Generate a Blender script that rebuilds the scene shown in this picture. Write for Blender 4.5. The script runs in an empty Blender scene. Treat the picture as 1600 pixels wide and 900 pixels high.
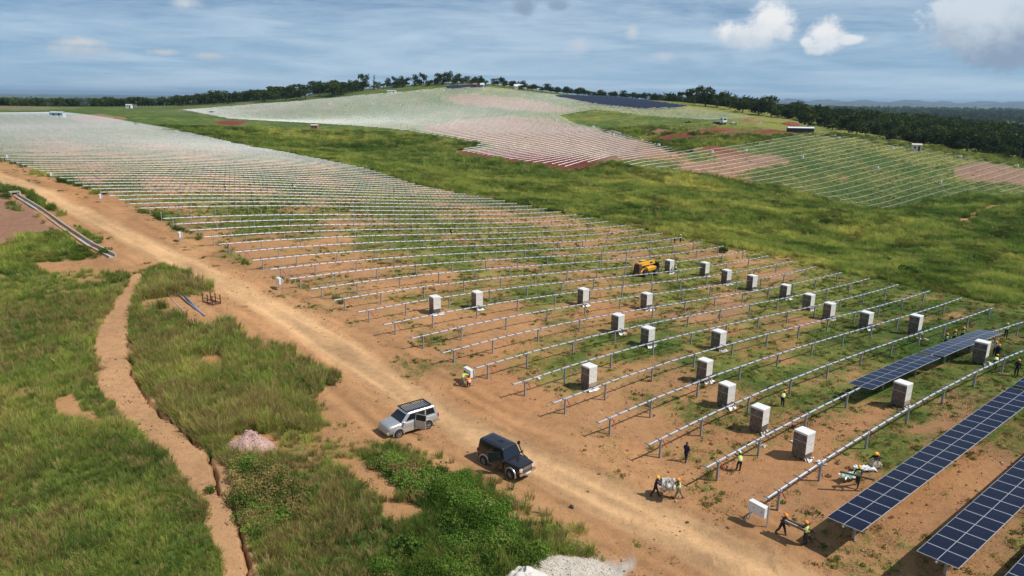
import bpy, bmesh, math, random
import numpy as np
from mathutils import Vector, Matrix, Euler
random.seed(7); RNG = np.random.default_rng(7)
SC = bpy.context.scene; COL = SC.collection
rad = math.radians
# ---------------------------------------------------------------- camera
F, YH, ROLL, ZC = 1100., 153., math.atan(.011), 27.0     # focal in photo pixels, horizon row, roll, height over the near ground
PIT = math.atan((450 - YH) / F)
cd = bpy.data.cameras.new('camera'); cam = bpy.data.objects.new('camera', cd); COL.objects.link(cam)
cd.sensor_width = 36.0; cd.lens = F / 1600 * 36; cd.clip_start = .5; cd.clip_end = 90000
cr, sr = math.cos(ROLL), math.sin(ROLL); cp, sp = math.cos(PIT), math.sin(PIT)
right = Vector((cr, sr * sp, sr * cp)); fwd = Vector((0, cp, -sp)); up = right.cross(fwd)
M = Matrix((right, up, -fwd)).transposed().to_4x4(); M.translation = (0, 0, ZC); cam.matrix_world = M
SC.camera = cam
# ---------------------------------------------------------------- sun, sky, exposure
SUN_AZ, SUN_EL = rad(107), rad(52)
SC.view_settings.view_transform = 'Standard'; SC.view_settings.look = 'None'
SC.view_settings.exposure = 0.0; SC.view_settings.gamma = 1.0
SC.cycles.use_denoising = True
SC.cycles.max_bounces = 6; SC.cycles.volume_bounces = 0; SC.cycles.transparent_max_bounces = 12
sl = bpy.data.lights.new('sun', 'SUN'); sl.energy = 4.6; sl.angle = rad(.5); sl.color = (1, .95, .87)
so = bpy.data.objects.new('sun', sl); COL.objects.link(so)
sd = Vector((math.sin(SUN_AZ) * math.cos(SUN_EL), math.cos(SUN_AZ) * math.cos(SUN_EL), math.sin(SUN_EL)))
so.rotation_euler = sd.to_track_quat('Z', 'Y').to_euler(); so.location = (60, -20, 120)

class NT:
    """small helper for building node trees"""
    def __init__(s, tree): s.t = tree; s.L = tree.links
    def n(s, typ, **kw):
        nd = s.t.nodes.new(typ)
        for k, v in kw.items(): setattr(nd, k, v)
        return nd
    def put(s, sock, v):
        if hasattr(v, 'is_output'): s.L.new(v, sock)
        else: sock.default_value = v
    def math(s, op, a, b=0., c=0., clamp=False):
        nd = s.n('ShaderNodeMath', operation=op, use_clamp=clamp)
        for i, v in enumerate((a, b, c)): s.put(nd.inputs[i], v)
        return nd.outputs[0]
    def mix(s, f, a, b, mode='MIX'):
        nd = s.n('ShaderNodeMix', data_type='RGBA', blend_type=mode, clamp_factor=True)
        s.put(nd.inputs[0], f); s.put(nd.inputs[6], col4(a)); s.put(nd.inputs[7], col4(b)); return nd.outputs[2]
    def step(s, v, lo, hi, o0=0., o1=1.):
        nd = s.n('ShaderNodeMapRange', interpolation_type='SMOOTHSTEP')
        for i, x in enumerate((v, lo, hi, o0, o1)): s.put(nd.inputs[i], x)
        return nd.outputs[0]
    def noise(s, vec, scale, detail=4., rough=.55, dist=0.):
        nd = s.n('ShaderNodeTexNoise'); s.put(nd.inputs['Vector'], vec)
        nd.inputs['Scale'].default_value = scale; nd.inputs['Detail'].default_value = detail
        nd.inputs['Roughness'].default_value = rough; nd.inputs['Distortion'].default_value = dist
        return nd.outputs[0]
    def comb(s, x, y, z):
        nd = s.n('ShaderNodeCombineXYZ')
        for i, v in enumerate((x, y, z)): s.put(nd.inputs[i], v)
        return nd.outputs[0]
def col4(c):
    if hasattr(c, 'is_output'): return c
    return (c[0], c[1], c[2], 1.0)

world = bpy.data.worlds.new('World'); SC.world = world; world.use_nodes = True
wt = NT(world.node_tree); world.node_tree.nodes.clear()
sky = wt.n('ShaderNodeTexSky', sky_type='NISHITA', sun_disc=False, sun_elevation=SUN_EL, sun_rotation=SUN_AZ,
           altitude=1100, air_density=1.0, dust_density=.6, ozone_density=2.0)
tc = wt.n('ShaderNodeTexCoord'); sx = wt.n('ShaderNodeSeparateXYZ'); wt.L.new(tc.outputs['Generated'], sx.inputs[0])
X, Y, Z = sx.outputs
zz = wt.math('MAXIMUM', Z, 0.0)
den = wt.math('ADD', zz, .045)
plane = wt.comb(wt.math('DIVIDE', X, den), wt.math('DIVIDE', Y, den), 0.)     # clouds lie on a high level sheet
az = wt.math('ARCTAN2', X, Y); el = wt.math('ARCSINE', Z)
ae = wt.comb(az, el, 0.)
# thin layered cloud
s1 = wt.noise(plane, .17, 7., .60, .6); s2 = wt.noise(plane, .6, 7., .62, .3)
stretch = wt.comb(wt.math('MULTIPLY', az, 5.), wt.math('MULTIPLY', el, 40.), 0.)
s3 = wt.noise(stretch, 1.0, 8., .64, .9); s4 = wt.noise(stretch, 3.2, 6., .65, .6)
cov = wt.math('ADD', wt.math('MULTIPLY', s1, .62), wt.math('ADD', wt.math('MULTIPLY', s3, .26), wt.math('MULTIPLY', s4, .12)))
sheet = wt.step(cov, .37, .62)
hz = wt.step(Z, -.02, .20, 1., 0.)
base = wt.mix(1., sky.outputs[0], (.46, .68, .98), 'MULTIPLY')
blue = wt.mix(wt.math('MULTIPLY', hz, .85), base, (4.7, 7.5, 10.6))        # hazy blue lower air
c1 = wt.mix(wt.math('MULTIPLY', sheet, .80), blue, (8.6, 10.7, 12.6))
dark = wt.step(wt.math('ADD', wt.math('MULTIPLY', s2, .4), wt.math('MULTIPLY', s4, .6)), .50, .64)
c2 = wt.mix(wt.math('MULTIPLY', dark, .10), c1, (3.2, 4.9, 7.0))
# heaped clouds: soft lumps at a place in the sky, broken up by noise
nv = wt.noise(ae, 26., 8., .64); nw = wt.noise(ae, 85., 7., .66)
pert = wt.math('ADD', wt.math('MULTIPLY', wt.math('SUBTRACT', nv, .5), 1.15), wt.math('MULTIPLY', wt.math('SUBTRACT', nw, .5), .6))
def heap(out, lumps, lit, shade, soft=.58):
    m = None; low = None
    for (a, e, ra, re) in lumps:
        da = wt.math('DIVIDE', wt.math('SUBTRACT', az, a), ra); de = wt.math('DIVIDE', wt.math('SUBTRACT', el, e), re)
        d = wt.math('SUBTRACT', 1., wt.math('SQRT', wt.math('ADD', wt.math('MULTIPLY', da, da), wt.math('MULTIPLY', de, de))))
        m = d if m is None else wt.math('MAXIMUM', m, d)
    e0 = sum(l[1] for l in lumps) / len(lumps); r0 = max(l[3] for l in lumps)
    mm = wt.step(wt.math('ADD', m, pert), 0., soft)
    v = wt.math('ADD', wt.math('DIVIDE', wt.math('SUBTRACT', el, e0), r0), wt.math('MULTIPLY', wt.math('SUBTRACT', nv, .5), 2.2))
    cc = wt.mix(wt.step(v, -.9, .7), shade, lit)
    return wt.mix(mm, out, cc)
def ae_of(px, py):
    u = (px - 800) / F; v = (py - 450) / F
    u2 = u * cr + v * sr; v2 = -u * sr + v * cr
    d = Vector((u2, cp - v2 * sp, -sp - v2 * cp)).normalized()
    return math.atan2(d.x, d.y), math.asin(d.z)
def lump(px, py, rx, ry): a, e = ae_of(px, py); return (a, e, rx / F, ry / F)
WHITE, MIDC, GREY = (13.2, 13.4, 13.6), (8.0, 9.3, 10.8), (4.6, 5.9, 7.6)
c3 = heap(c2, [lump(1205, 34, 46, 30), lump(1160, 57, 48, 24), lump(1186, 60, 32, 18), lump(1222, 48, 26, 18)], WHITE, MIDC)
c3 = heap(c3, [lump(1293, 54, 32, 28), lump(1324, 62, 28, 9), lump(1262, 66, 12, 10), lump(1276, 76, 20, 11)], WHITE, MIDC)
c3 = heap(c3, [lump(1560, 28, 92, 46), lump(1512, 34, 48, 30), lump(1585, 66, 70, 38), lump(1540, 58, 50, 26)], (9.6, 10.8, 12.0), (4.2, 5.6, 7.5), .3)
c3 = heap(c3, [lump(820, 8, 26, 20), lump(872, 8, 22, 10)], (4.6, 6.2, 8.2), (3.6, 5.0, 6.9), .8)
c3 = heap(c3, [lump(130, 66, 40, 9), lump(135, 80, 52, 10), lump(330, 88, 40, 6), lump(255, 82, 30, 6)], (9.4, 9.9, 10.4), (7., 8.2, 9.6), .9)
c3 = heap(c3, [lump(290, 6, 30, 14), lump(1035, 88, 30, 10), lump(905, 72, 30, 16), lump(988, 50, 16, 16)], (9., 9.9, 10.8), MIDC, 1.1)
bg = wt.n('ShaderNodeBackground'); wt.L.new(c3, bg.inputs[0]); bg.inputs[1].default_value = .066
wo = wt.n('ShaderNodeOutputWorld'); wt.L.new(bg.outputs[0], wo.inputs[0])

# ---------------------------------------------------------------- numpy noise, rays, terrain height
def _hash(ix, iy, s):
    h = (ix.astype(np.int64) * 374761393 + iy.astype(np.int64) * 668265263 + s * 1442695041) & 0x7fffffff
    h = ((h ^ (h >> 13)) * 1274126177) & 0x7fffffff
    return ((h ^ (h >> 16)) & 0xffff) / 65535.0
def vnoise(x, y, s=0):
    ix = np.floor(x); iy = np.floor(y); fx = x - ix; fy = y - iy
    fx = fx * fx * (3 - 2 * fx); fy = fy * fy * (3 - 2 * fy)
    a = _hash(ix, iy, s); b = _hash(ix + 1, iy, s); c = _hash(ix, iy + 1, s); d = _hash(ix + 1, iy + 1, s)
    return (a * (1 - fx) + b * fx) * (1 - fy) + (c * (1 - fx) + d * fx) * fy
def fbm(x, y, scale, octv=4, s=0):
    x = np.asarray(x, float) / scale; y = np.asarray(y, float) / scale; t = 0.; a = .5
    for i in range(octv):
        t = t + a * vnoise(x + 17.3 * i, y - 9.1 * i, s + i); x = x * 2.03; y = y * 2.03; a *= .5
    return t / (1 - .5 ** octv)          # about 0..1
def rays(px, py):
    u = (np.asarray(px, float) - 800) / F; v = (np.asarray(py, float) - 450) / F
    u2 = u * cr + v * sr; v2 = -u * sr + v * cr
    return np.stack([u2, cp - v2 * sp, -sp - v2 * cp], -1)      # depth along the view axis is 1
# the tracker rows run along D, 5 m apart along N
RAZ = rad(54.); D = np.array([math.sin(RAZ), math.cos(RAZ)]); N = np.array([-D[1], D[0]]); ROW = 5.0; C0 = 28.283
def nrow(k): return C0 + ROW * (k - 2)
def onrow(k, px, py):
    r = rays(px, py); return r * (nrow(k) / (N @ r[:2]))
ctrl = []
def c_row(k, px, py, dz=0.):
    p = onrow(k, px, py); ctrl.append((p[0], p[1], p[2] - dz))
def c_dep(px, py, zc): ctrl.append(tuple(rays(px, py) * zc))
TUBE = 1.45
POSTS = {1: (1220.8, 798), 2: (1121.8, 754.4), 3: (1033.6, 716), 4: (954, 680.5), 5: (884.3, 647.7), 6: (821, 617.7), 7: (763, 590.2), 8: (709.8, 564.9), 9: (661, 540.9), 10: (616.7, 520), 11: (575.6, 500.7), 12: (537.8, 482.9), 13: (501.8, 466), 14: (468.3, 450),
         15: (438.5, 436), 16: (410, 420.8), 17: (382, 408.3), 18: (356.7, 396.3), 19: (333.5, 384.6), 20: (311, 374.5), 21: (290, 364), 22: (270, 355.5), 24: (233, 338), 26: (199, 324), 28: (169.5, 310)}
_q = [(k, onrow(k, x, y), 0.) for k, (x, y) in POSTS.items()]
for k, y in {9: 517, 10: 491.7, 11: 467.5, 12: 448.3, 13: 430.5, 14: 414, 15: 400.5, 16: 387.6, 17: 376.4, 18: 366, 19: 357.8, 20: 349.4, 21: 341.7, 22: 335.5, 23: 329, 24: 323, 25: 318.7, 26: 314, 27: 310, 28: 305, 29: 302, 30: 299, 31: 296, 32: 293}.items(): _q.append((k, onrow(k, 665, y), TUBE))
for k, y in {24: 322.4, 25: 316.4, 26: 310, 27: 304, 28: 298.6, 29: 293.7, 30: 289, 31: 284, 32: 280, 33: 276.4, 34: 273.3, 35: 270.3, 36: 267.8, 37: 265.2}.items(): _q.append((k, onrow(k, 300, y), TUBE))
REND = {3: (1553, 478), 4: (1502, 467), 5: (1453, 456), 6: (1403, 447), 7: (1358, 437), 8: (1315, 428), 9: (1275, 417.5), 10: (1239, 407.8), 11: (1200.7, 399.6), 12: (1166.7, 392.2), 13: (1130.4, 384.4), 14: (1096.7, 376.7), 16: (1035.7, 363), 17: (1007.5, 357), 18: (978.7, 351.7),
        19: (952, 346.5), 20: (926, 341), 21: (901, 336.5), 22: (876.7, 331.5), 23: (854, 327.5), 24: (830.7, 322.5), 25: (808.7, 318), 26: (788.7, 314.5), 27: (768.7, 310.7), 28: (749, 306.7), 29: (729, 303), 32: (672, 292.5)}
for k, (x, y) in REND.items(): _q.append((k, onrow(k, x, y), TUBE))
for k, x, y in [(1, 1600, 545), (1, 1205, 783), (0, 1319, 832), (0, 1600, 620), (-1, 1452, 888), (-1, 1592, 740)]: _q.append((k, onrow(k, x, y), TUBE + (.1 if k < 1 else 0)))
# a smooth surface through the foot of the near rows
_P = np.array([p for k, p, h in _q]); _z = _P[:, 2] - np.array([h for k, p, h in _q]); _u = _P[:, :2] @ D / 100; _n = _P[:, :2] @ N / 100
def _mono(u, n): return np.stack([u ** i * n ** j for i in range(5) for j in range(5 - i)], 1)
_c = np.linalg.lstsq(_mono(_u, _n), _z, rcond=None)[0]
for k in (-1, 1, 3, 5, 8, 11, 14, 17, 20, 24, 28, 32, 36):
    ks = [q[0] for q in _q]; m = [abs(a - k) <= 1 for a in ks]; us = _u[m]
    for u in np.linspace(us.min(), us.max(), 6):
        n = nrow(k) / 100; p = u * 100 * D + n * 100 * N; ctrl.append((p[0], p[1], float((_mono(np.array([u]), np.array([n])) @ _c)[0])))
ctrl += [(-9, 50, -26.), (-1, 46, -26.3), (-30, 40, -25.2), (-60, 60, -23.6), (-90, 90, -21.8), (-10, 25, -26.4), (25, 15, -27.4), (60, 30, -28.), (80, 60, -28.2),
         (-60, 30, -24.2), (0, 0, -27), (-40, 0, -25.5), (60, -20, -29), (-130, 140, -18.6), (-170, 120, -18.2), (-120, 60, -21), (-130, 0, -21), (110, 60, -30), (120, 0, -31), (0, -80, -28)]
# the far right slope is close to a plane (fitted through the rows that stand on it)
_pl = (.0676, .1477, -81.27); _g = _pl[0] * D + _pl[1] * N
for px, py in [(1365, 330), (1440, 312), (1517, 296), (1290, 312), (1207, 291), (1600, 262), (1600, 290), (1425, 232), (1180, 222), (1100, 272), (1255, 213), (1330, 211), (1300, 270), (1420, 270), (1500, 250), (1040, 250), (970, 252), (1230, 240), (1120, 240)]:
    r = rays(px, py); ctrl.append(tuple(r * (_pl[2] / (r[2] - _g @ r[:2]))))
for px, py, zc in [(885, 268, 335), (800, 253, 362),
                   (715, 238, 400), (600, 200, 475), (440, 189, 540), (280, 173, 620), (640, 143, 720), (740, 131, 765), (830, 150, 690), (940, 158, 620), (1080, 165, 580), (1125, 190, 450), (1070, 192, 460), (1200, 200, 450),
                   (900, 200, 480), (800, 180, 560), (700, 165, 640), (550, 165, 630), (900, 235, 390), (800, 215, 440), (1200, 176, 600), (1400, 203, 540), (1600, 225, 520), (1600, 205, 700), (1400, 188, 760), (1250, 178, 800),
                   (1530, 337, 235), (1600, 400, 165), (1600, 330, 240), (1300, 335, 215), (1100, 318, 225), (900, 296, 250), (700, 268, 300), (500, 220, 400), (350, 192, 480), (200, 178, 520), (0, 166, 640),
                   (100, 171, 600), (1400, 400, 165), (1300, 370, 186), (80, 178, 520), (0, 180, 480), (240, 205, 370), (440, 243, 282), (570, 270, 240), (170, 189, 440), (0, 200, 360),
                   (740, 130, 830), (520, 143, 830), (400, 156, 830), (460, 150, 830), (580, 136, 820), (250, 163, 820), (0, 160, 850), (640, 132, 810), (900, 150, 820), (1050, 160, 800), (-200, 190, 400), (-200, 160, 700), (1800, 260, 400), (1800, 420, 165), (1800, 210, 700)]:
    c_dep(px, py, zc)
CT = np.array(ctrl)
def tps_fit(P, z, lam):
    P = P / 100.; n = len(P)
    d = ((P[:, None] - P[None]) ** 2).sum(-1); K = .5 * d * np.log(d + 1e-9)
    A = np.zeros((n + 3, n + 3)); A[:n, :n] = K + lam * np.eye(n); A[:n, n] = 1; A[:n, n + 1:] = P; A[n, :n] = 1; A[n + 1:, :n] = P.T
    b = np.zeros(n + 3); b[:n] = z; return np.linalg.solve(A, b)
TW = tps_fit(CT[:, :2], CT[:, 2], .002)
def tps(x, y):
    x = np.asarray(x, float).ravel() / 100.; y = np.asarray(y, float).ravel() / 100.; out = np.empty(len(x)); P = CT[:, :2] / 100.; n = len(P)
    for i in range(0, len(x), 40000):
        xx = x[i:i + 40000]; yy = y[i:i + 40000]
        d = (xx[:, None] - P[:, 0]) ** 2 + (yy[:, None] - P[:, 1]) ** 2
        out[i:i + 40000] = (.5 * d * np.log(d + 1e-9)) @ TW[:n] + TW[n] + TW[n + 1] * xx + TW[n + 2] * yy
    return out
def sstep(v, a, b): t = np.clip((v - a) / (b - a), 0, 1); return t * t * (3 - 2 * t)
PLAIN = -52.
def H0(x, y):
    """smooth ground height (world z)"""
    x = np.asarray(x, float); y = np.asarray(y, float); sh = x.shape; r = np.hypot(x, y).ravel()
    a = np.arctan2(x, y).ravel()
    z = np.full(r.shape, PLAIN)
    m = r < 1250
    t = tps(x.ravel()[m], y.ravel()[m])
    w = 1 - sstep(r[m], 820, 1240)
    w *= 1 - sstep(np.abs(a[m]), rad(62), rad(120)) * sstep(r[m], 120, 260)
    back = np.where(r[m] < 300, -27., PLAIN)
    back = -27. + (PLAIN + 27.) * sstep(r[m], 120, 700)
    z[m] = np.clip(t, -60, 40) * w + back * (1 - w)
    zf = PLAIN + 14 * (fbm(x.ravel() + 5000, y.ravel() + 9000, 1600, 3, 5) - .5) * sstep(r, 900, 2500)
    z = np.where(r < 820, z, z + (zf - PLAIN) * 1.)
    return (z + ZC).reshape(sh)
def ground(px, py, H=None):
    """points of the ground seen at photo pixels (world coordinates)"""
    R = rays(np.atleast_1d(px), np.atleast_1d(py)); t = np.geomspace(18, 1200, 420); n = len(R)
    P = R[:, None, :] * t[None, :, None]
    h = H0(P[..., 0], P[..., 1]) - ZC; below = P[..., 2] < h
    i = np.where(below.any(1), below.argmax(1), len(t) - 1); lo = t[np.maximum(i - 1, 0)]; hi = t[i]
    for _ in range(14):
        mid = (lo + hi) / 2; q = R * mid[:, None]; b = q[:, 2] < H0(q[:, 0], q[:, 1]) - ZC
        hi = np.where(b, mid, hi); lo = np.where(b, lo, mid)
    q = R * hi[:, None]; q[:, 2] += ZC; return q
def depthpt(px, zc):
    """ground point straight below the sight line of column px at view depth zc"""
    u = (px - 800) / F; return np.array([u * zc, zc * 1.0])
# ---------------------------------------------------------------- land cover (regions are outlines on the ground, in metres)
def dense(pts, n=8):
    out = []; m = len(pts)
    for i in range(m):
        a = pts[i]; b = pts[(i + 1) % m]
        out += [(a[0] + (b[0] - a[0]) * j / n, a[1] + (b[1] - a[1]) * j / n) for j in range(n)]
    return out
def region(pts, n=6):
    d = dense(pts, n); g = ground([p[0] for p in d], [p[1] for p in d]); return g[:, :2]
def inside(poly, x, y):
    c = np.zeros(x.shape, bool); x0, y0 = poly.min(0); x1, y1 = poly.max(0)
    m = (x >= x0) & (x <= x1) & (y >= y0) & (y <= y1)
    if not m.any(): return c
    xx = x[m]; yy = y[m]; r = np.zeros(xx.shape, bool); n = len(poly)
    for i in range(n):
        ax, ay = poly[i]; bx, by = poly[(i + 1) % n]
        if ay == by: continue
        k = ((ay > yy) != (by > yy)) & (xx < (bx - ax) * (yy - ay) / (by - ay) + ax); r ^= k
    c[m] = r; return c
REG = {}
REG['array'] = region([(0, 240), (60, 262), (160, 300), (260, 346), (420, 418), (560, 480), (700, 545), (830, 600), (960, 660), (1100, 735), (1205, 790), (1300, 870), (1350, 930), (1620, 930), (1640, 470), (1553, 474), (1500, 463), (1400, 443), (1300, 422), (1130, 385), (1000, 357), (890, 335), (800, 318), (700, 298), (570, 270), (440, 243), (300, 213), (170, 188), (80, 177), (0, 176), (-60, 176), (-60, 215)])
REG['dirt'] = region([(-40, 238), (0, 252), (60, 270), (160, 306), (260, 350), (420, 424), (560, 486), (700, 550), (830, 606), (960, 668), (1100, 742), (1205, 800), (1420, 905), (1500, 960), (900, 960), (980, 885), (935, 850), (900, 815), (850, 775), (790, 750), (740, 735), (700, 705), (640, 695), (590, 690), (540, 660), (510, 610), (530, 590), (500, 560), (420, 520), (395, 490), (380, 478), (350, 462), (352, 448), (310, 425), (270, 414), (235, 422), (205, 425), (130, 428), (60, 424), (20, 418), (60, 412), (165, 405), (160, 380), (110, 340), (40, 300), (0, 290), (-40, 270)])
REG['path'] = region([(232, 425), (200, 480), (206, 520), (202, 560), (225, 605), (262, 650), (300, 682), (330, 712), (360, 730), (378, 770), (384, 830), (396, 900), (400, 940), (346, 940), (338, 880), (330, 840), (318, 790), (280, 740), (230, 690), (180, 640), (156, 600), (150, 560), (156, 520), (172, 480), (205, 430)])
REG['bank'] = region([(-40, 290), (0, 306), (40, 320), (80, 345), (105, 368), (60, 375), (0, 385), (-40, 380)])
REG['tallA'] = region([(205, 455), (238, 424), (280, 416), (350, 448), (330, 453), (264, 460), (300, 494), (360, 488), (396, 494), (425, 530), (480, 562), (524, 590), (515, 612), (470, 612), (500, 645), (515, 668), (470, 676), (400, 674), (330, 684), (300, 680), (270, 650), (232, 606), (208, 560), (210, 520), (204, 490)])
REG['lowB'] = region([(330, 690), (365, 705), (430, 700), (540, 700), (560, 682), (620, 692), (690, 702), (740, 735), (790, 752), (850, 778), (900, 815), (940, 850), (870, 865), (790, 905), (760, 940), (402, 940), (396, 890), (386, 830), (380, 770), (362, 728)])
REG['sand'] = region([(775, 905), (800, 872), (850, 862), (905, 860), (960, 866), (995, 872), (985, 890), (960, 905), (930, 930), (760, 940)])
REG['gravelpad'] = region([(352, 700), (360, 684), (395, 676), (425, 688), (418, 706), (385, 714)])
REG['bare1'] = region([(300, 562), (330, 556), (358, 566), (350, 576), (312, 576)])
REG['bare2'] = region([(600, 785), (640, 778), (655, 800), (620, 822), (602, 806)])
REG['bare3'] = region([(535, 730), (570, 722), (610, 735), (640, 770), (610, 778), (570, 760)])
REG['bare4'] = region([(85, 630), (130, 620), (155, 650), (150, 662), (100, 640)])
REG['redA'] = region([(708, 240), (760, 231), (860, 236), (960, 248), (925, 263), (885, 269), (800, 256)])
REG['pinkA'] = region([(690, 150), (750, 147), (830, 156), (905, 171), (875, 177), (790, 170), (715, 161)])
REG['pinkB'] = region([(650, 200), (720, 188), (800, 182), (870, 190), (930, 202), (1000, 222), (1065, 240), (960, 252), (870, 244), (790, 232), (720, 217)])
REG['pinkC'] = region([(1070, 272), (1060, 262), (1120, 246), (1200, 238), (1245, 247), (1180, 266), (1110, 278)])
REG['pinkD'] = region([(1478, 264), (1530, 252), (1610, 268), (1610, 290), (1560, 286), (1500, 280)])
REG['redM'] = region([(1000, 212), (1060, 203), (1140, 204), (1210, 202), (1300, 206), (1250, 212), (1150, 212), (1080, 216), (1040, 224)])
REG['redE'] = region([(1080, 236), (1110, 228), (1150, 233), (1180, 241), (1120, 243)])
REG['redL'] = region([(330, 190), (360, 187), (392, 190), (370, 196), (340, 196)])
REG['tanL'] = region([(100, 183), (150, 178), (190, 182), (185, 190), (150, 193), (120, 190)])
REG['tanF'] = region([(-40, 166), (0, 164), (60, 167), (130, 168), (60, 173), (0, 173), (-40, 174)])
REG['track'] = region([(1496, 347), (1528, 326), (1558, 317), (1562, 324), (1536, 335), (1514, 353)])
REG['field1'] = region([(1372, 334), (1207, 293), (1092, 272), (975, 263), (960, 250), (1060, 238), (1100, 236), (1165, 225), (1255, 213), (1330, 216), (1440, 236), (1600, 263), (1660, 276), (1680, 300), (1585, 308), (1520, 302)])
REG['field2'] = region([(283, 174), (400, 165), (480, 159), (560, 151), (640, 144.5), (690, 139), (740, 135), (830, 146), (900, 154), (1000, 162), (1090, 172), (1180, 186), (1110, 191), (1010, 184), (930, 174), (900, 178), (872, 184), (900, 197), (960, 209), (1000, 223), (1060, 239), (960, 249), (885, 265), (800, 254), (716, 239), (754, 227), (640, 208), (560, 200), (440, 193), (355, 188)])
REG['site'] = region([(1040, 186), (1140, 180), (1220, 186), (1320, 196), (1330, 212), (1240, 212), (1100, 206), (1040, 202)])
REG['hilltop'] = region([(700, 133), (760, 128), (760, 136), (690, 140)], 3)
ANCH = [  # photo pixel, chance of green cover 0..1, yellowness 0..1, height of growth (m)
 (60, 260, .35, .6), (160, 310, .42, .6), (240, 320, .45, .6), (300, 370, .40, .5), (420, 425, .22, .5), (560, 490, .2, .5), (700, 555, .18, .5), (850, 615, .2, .5), (1000, 680, .22, .5), (1150, 750, .22, .5),
 (300, 335, 0.63, 0.48), (420, 330, 0.73, 0.48), (560, 340, 0.63, 0.56), (520, 420, 0.44, 0.48), (640, 440, 0.37, 0.48), (700, 400, 0.68, 0.56), (620, 300, 0.61, 0.64), (480, 290, 0.55, 0.64), (380, 290, 0.51, 0.56), (200, 230, 0.49, 0.56), (100, 200, 0.49, 0.56), (300, 250, 0.49, 0.64), (450, 260, 0.51, 0.64),
 (850, 360, .5, .8), (950, 380, .55, .8), (830, 440, .45, .6), (760, 500, .3, .5), (900, 520, .55, .5), (1000, 460, .5, .6), (1100, 400, .5, .8), (1200, 420, .5, .8), (1050, 520, .55, .5), (1150, 500, .48, .6), (960, 580, .42, .5), (1060, 620, .45, .4),
 (1280, 470, .6, .6), (1380, 470, .66, .4), (1500, 490, .72, .3), (1590, 500, .8, .3), (1250, 560, .55, .4), (1350, 550, .68, .35), (1450, 540, .74, .3), (1560, 560, .78, .3), (1200, 620, .62, .35), (1300, 640, .62, .35), (1420, 630, .72, .3), (1500, 620, .74, .3), (1180, 690, .42, .4), (1300, 720, .4, .4), (1400, 720, .5, .4), (1480, 700, .55, .4), (1590, 660, .5, .4), (1540, 740, .36, .4), (1440, 800, .25, .5), (1560, 860, .25, .5), (1320, 800, .2, .5),
 (60, 500, .9, .35), (100, 600, .82, .6), (60, 700, .95, .45), (200, 800, 1., .4), (280, 850, 1., .2), (60, 850, 1., .45), (230, 720, .95, .3), (120, 460, .62, .5), (190, 440, .6, .5), (20, 560, .95, .5), (140, 560, .75, .7),
 (300, 540, .9, .5), (300, 440, 1., .75), (360, 640, 1., .65), (440, 580, .72, .2), (480, 600, .75, .2), (250, 520, .95, .5), (340, 520, .8, .3), (420, 650, .95, .6), (380, 600, .9, .6),
 (420, 740, .9, .5), (450, 820, 1., .55), (560, 850, 1., .3), (700, 850, 1., .15), (640, 760, .66, .25), (740, 790, .66, .3), (800, 830, .6, .35), (860, 840, .42, .5), (560, 700, .42, .5), (680, 715, .42, .4), (800, 760, .4, .5), (640, 700, .45, .5), (480, 690, .7, .5), (520, 760, .8, .4), (580, 760, .55, .4), (700, 890, 1., .2),
 (40, 330, .12, .3), (80, 390, .9, .3), (30, 390, .9, .35), (130, 390, .8, .3), (80, 345, .3, .3), (100, 330, .75, .2), (50, 300, .5, .3), (440, 560, .55, .4), (400, 500, .3, .4), (460, 520, .14, .4), (560, 640, .22, .4), (600, 620, .18, .4), (560, 560, .12, .4), (340, 390, .16, .4), (320, 475, .08, .4),
 (900, 700, .1, .5), (1000, 800, .05, .5), (900, 780, .16, .5), (700, 640, .04, .5),
 (300, 190, .95, .35), (500, 215, 1., .7), (650, 240, 1., .6), (800, 275, 1., .35), (900, 300, 1., .55), (1000, 280, 1., .85), (1100, 300, 1., .7), (1200, 330, 1., .6), (1300, 360, 1., .5), (1400, 380, 1., .55), (1500, 400, 1., .5), (1580, 420, 1., .25), (1550, 460, 1., .5), (1250, 390, 1., .3), (1450, 440, 1., .2), (1600, 380, .95, .2), (1450, 340, .9, .2), (1300, 290, .75, .35), (1400, 270, .7, .4), (1250, 250, .8, .3), (1500, 310, .7, .25), (1150, 280, .6, .3), (560, 230, 1., .2), (420, 220, 1., .35),
 (200, 180, .9, .3), (1100, 215, .8, .55), (1000, 190, .9, .4), (950, 180, .9, .6), (1200, 185, .9, .8), (1300, 200, .8, .7), (1400, 225, .85, .7), (900, 145, .9, .6), (500, 180, .6, .2), (600, 175, .72, .12), (700, 175, .6, .12), (820, 205, .4, .4), (900, 225, .4, .4), (760, 140, .8, .5), (1050, 165, .85, .8), (950, 160, .8, .4), (400, 172, .5, .2), (560, 152, .6, .2), (640, 160, .68, .15), (1000, 235, .45, .4), (740, 195, .5, .4),
]
_ag = ground([a[0] for a in ANCH], [a[1] for a in ANCH])
AX = _ag[:, :2]; AV = np.array([a[2:] for a in ANCH])
def fields(x, y):
    """veg chance, yellowness at ground points (inverse distance between the noted spots)"""
    x = x.ravel(); y = y.ravel(); out = np.empty((len(x), 2)); r0 = np.hypot(AX[:, 0], AX[:, 1])
    for i in range(0, len(x), 40000):
        d = (x[i:i + 40000, None] - AX[:, 0]) ** 2 + (y[i:i + 40000, None] - AX[:, 1]) ** 2
        w = 1 / (d / (r0 * .08) ** 2 + .05) ** 1.6
        out[i:i + 40000] = (w @ AV) / w.sum(1, keepdims=True)
    return out
def centre(pts):
    g = ground([p[0] for p in pts], [p[1] for p in pts]); return g[:, :2]
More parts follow.
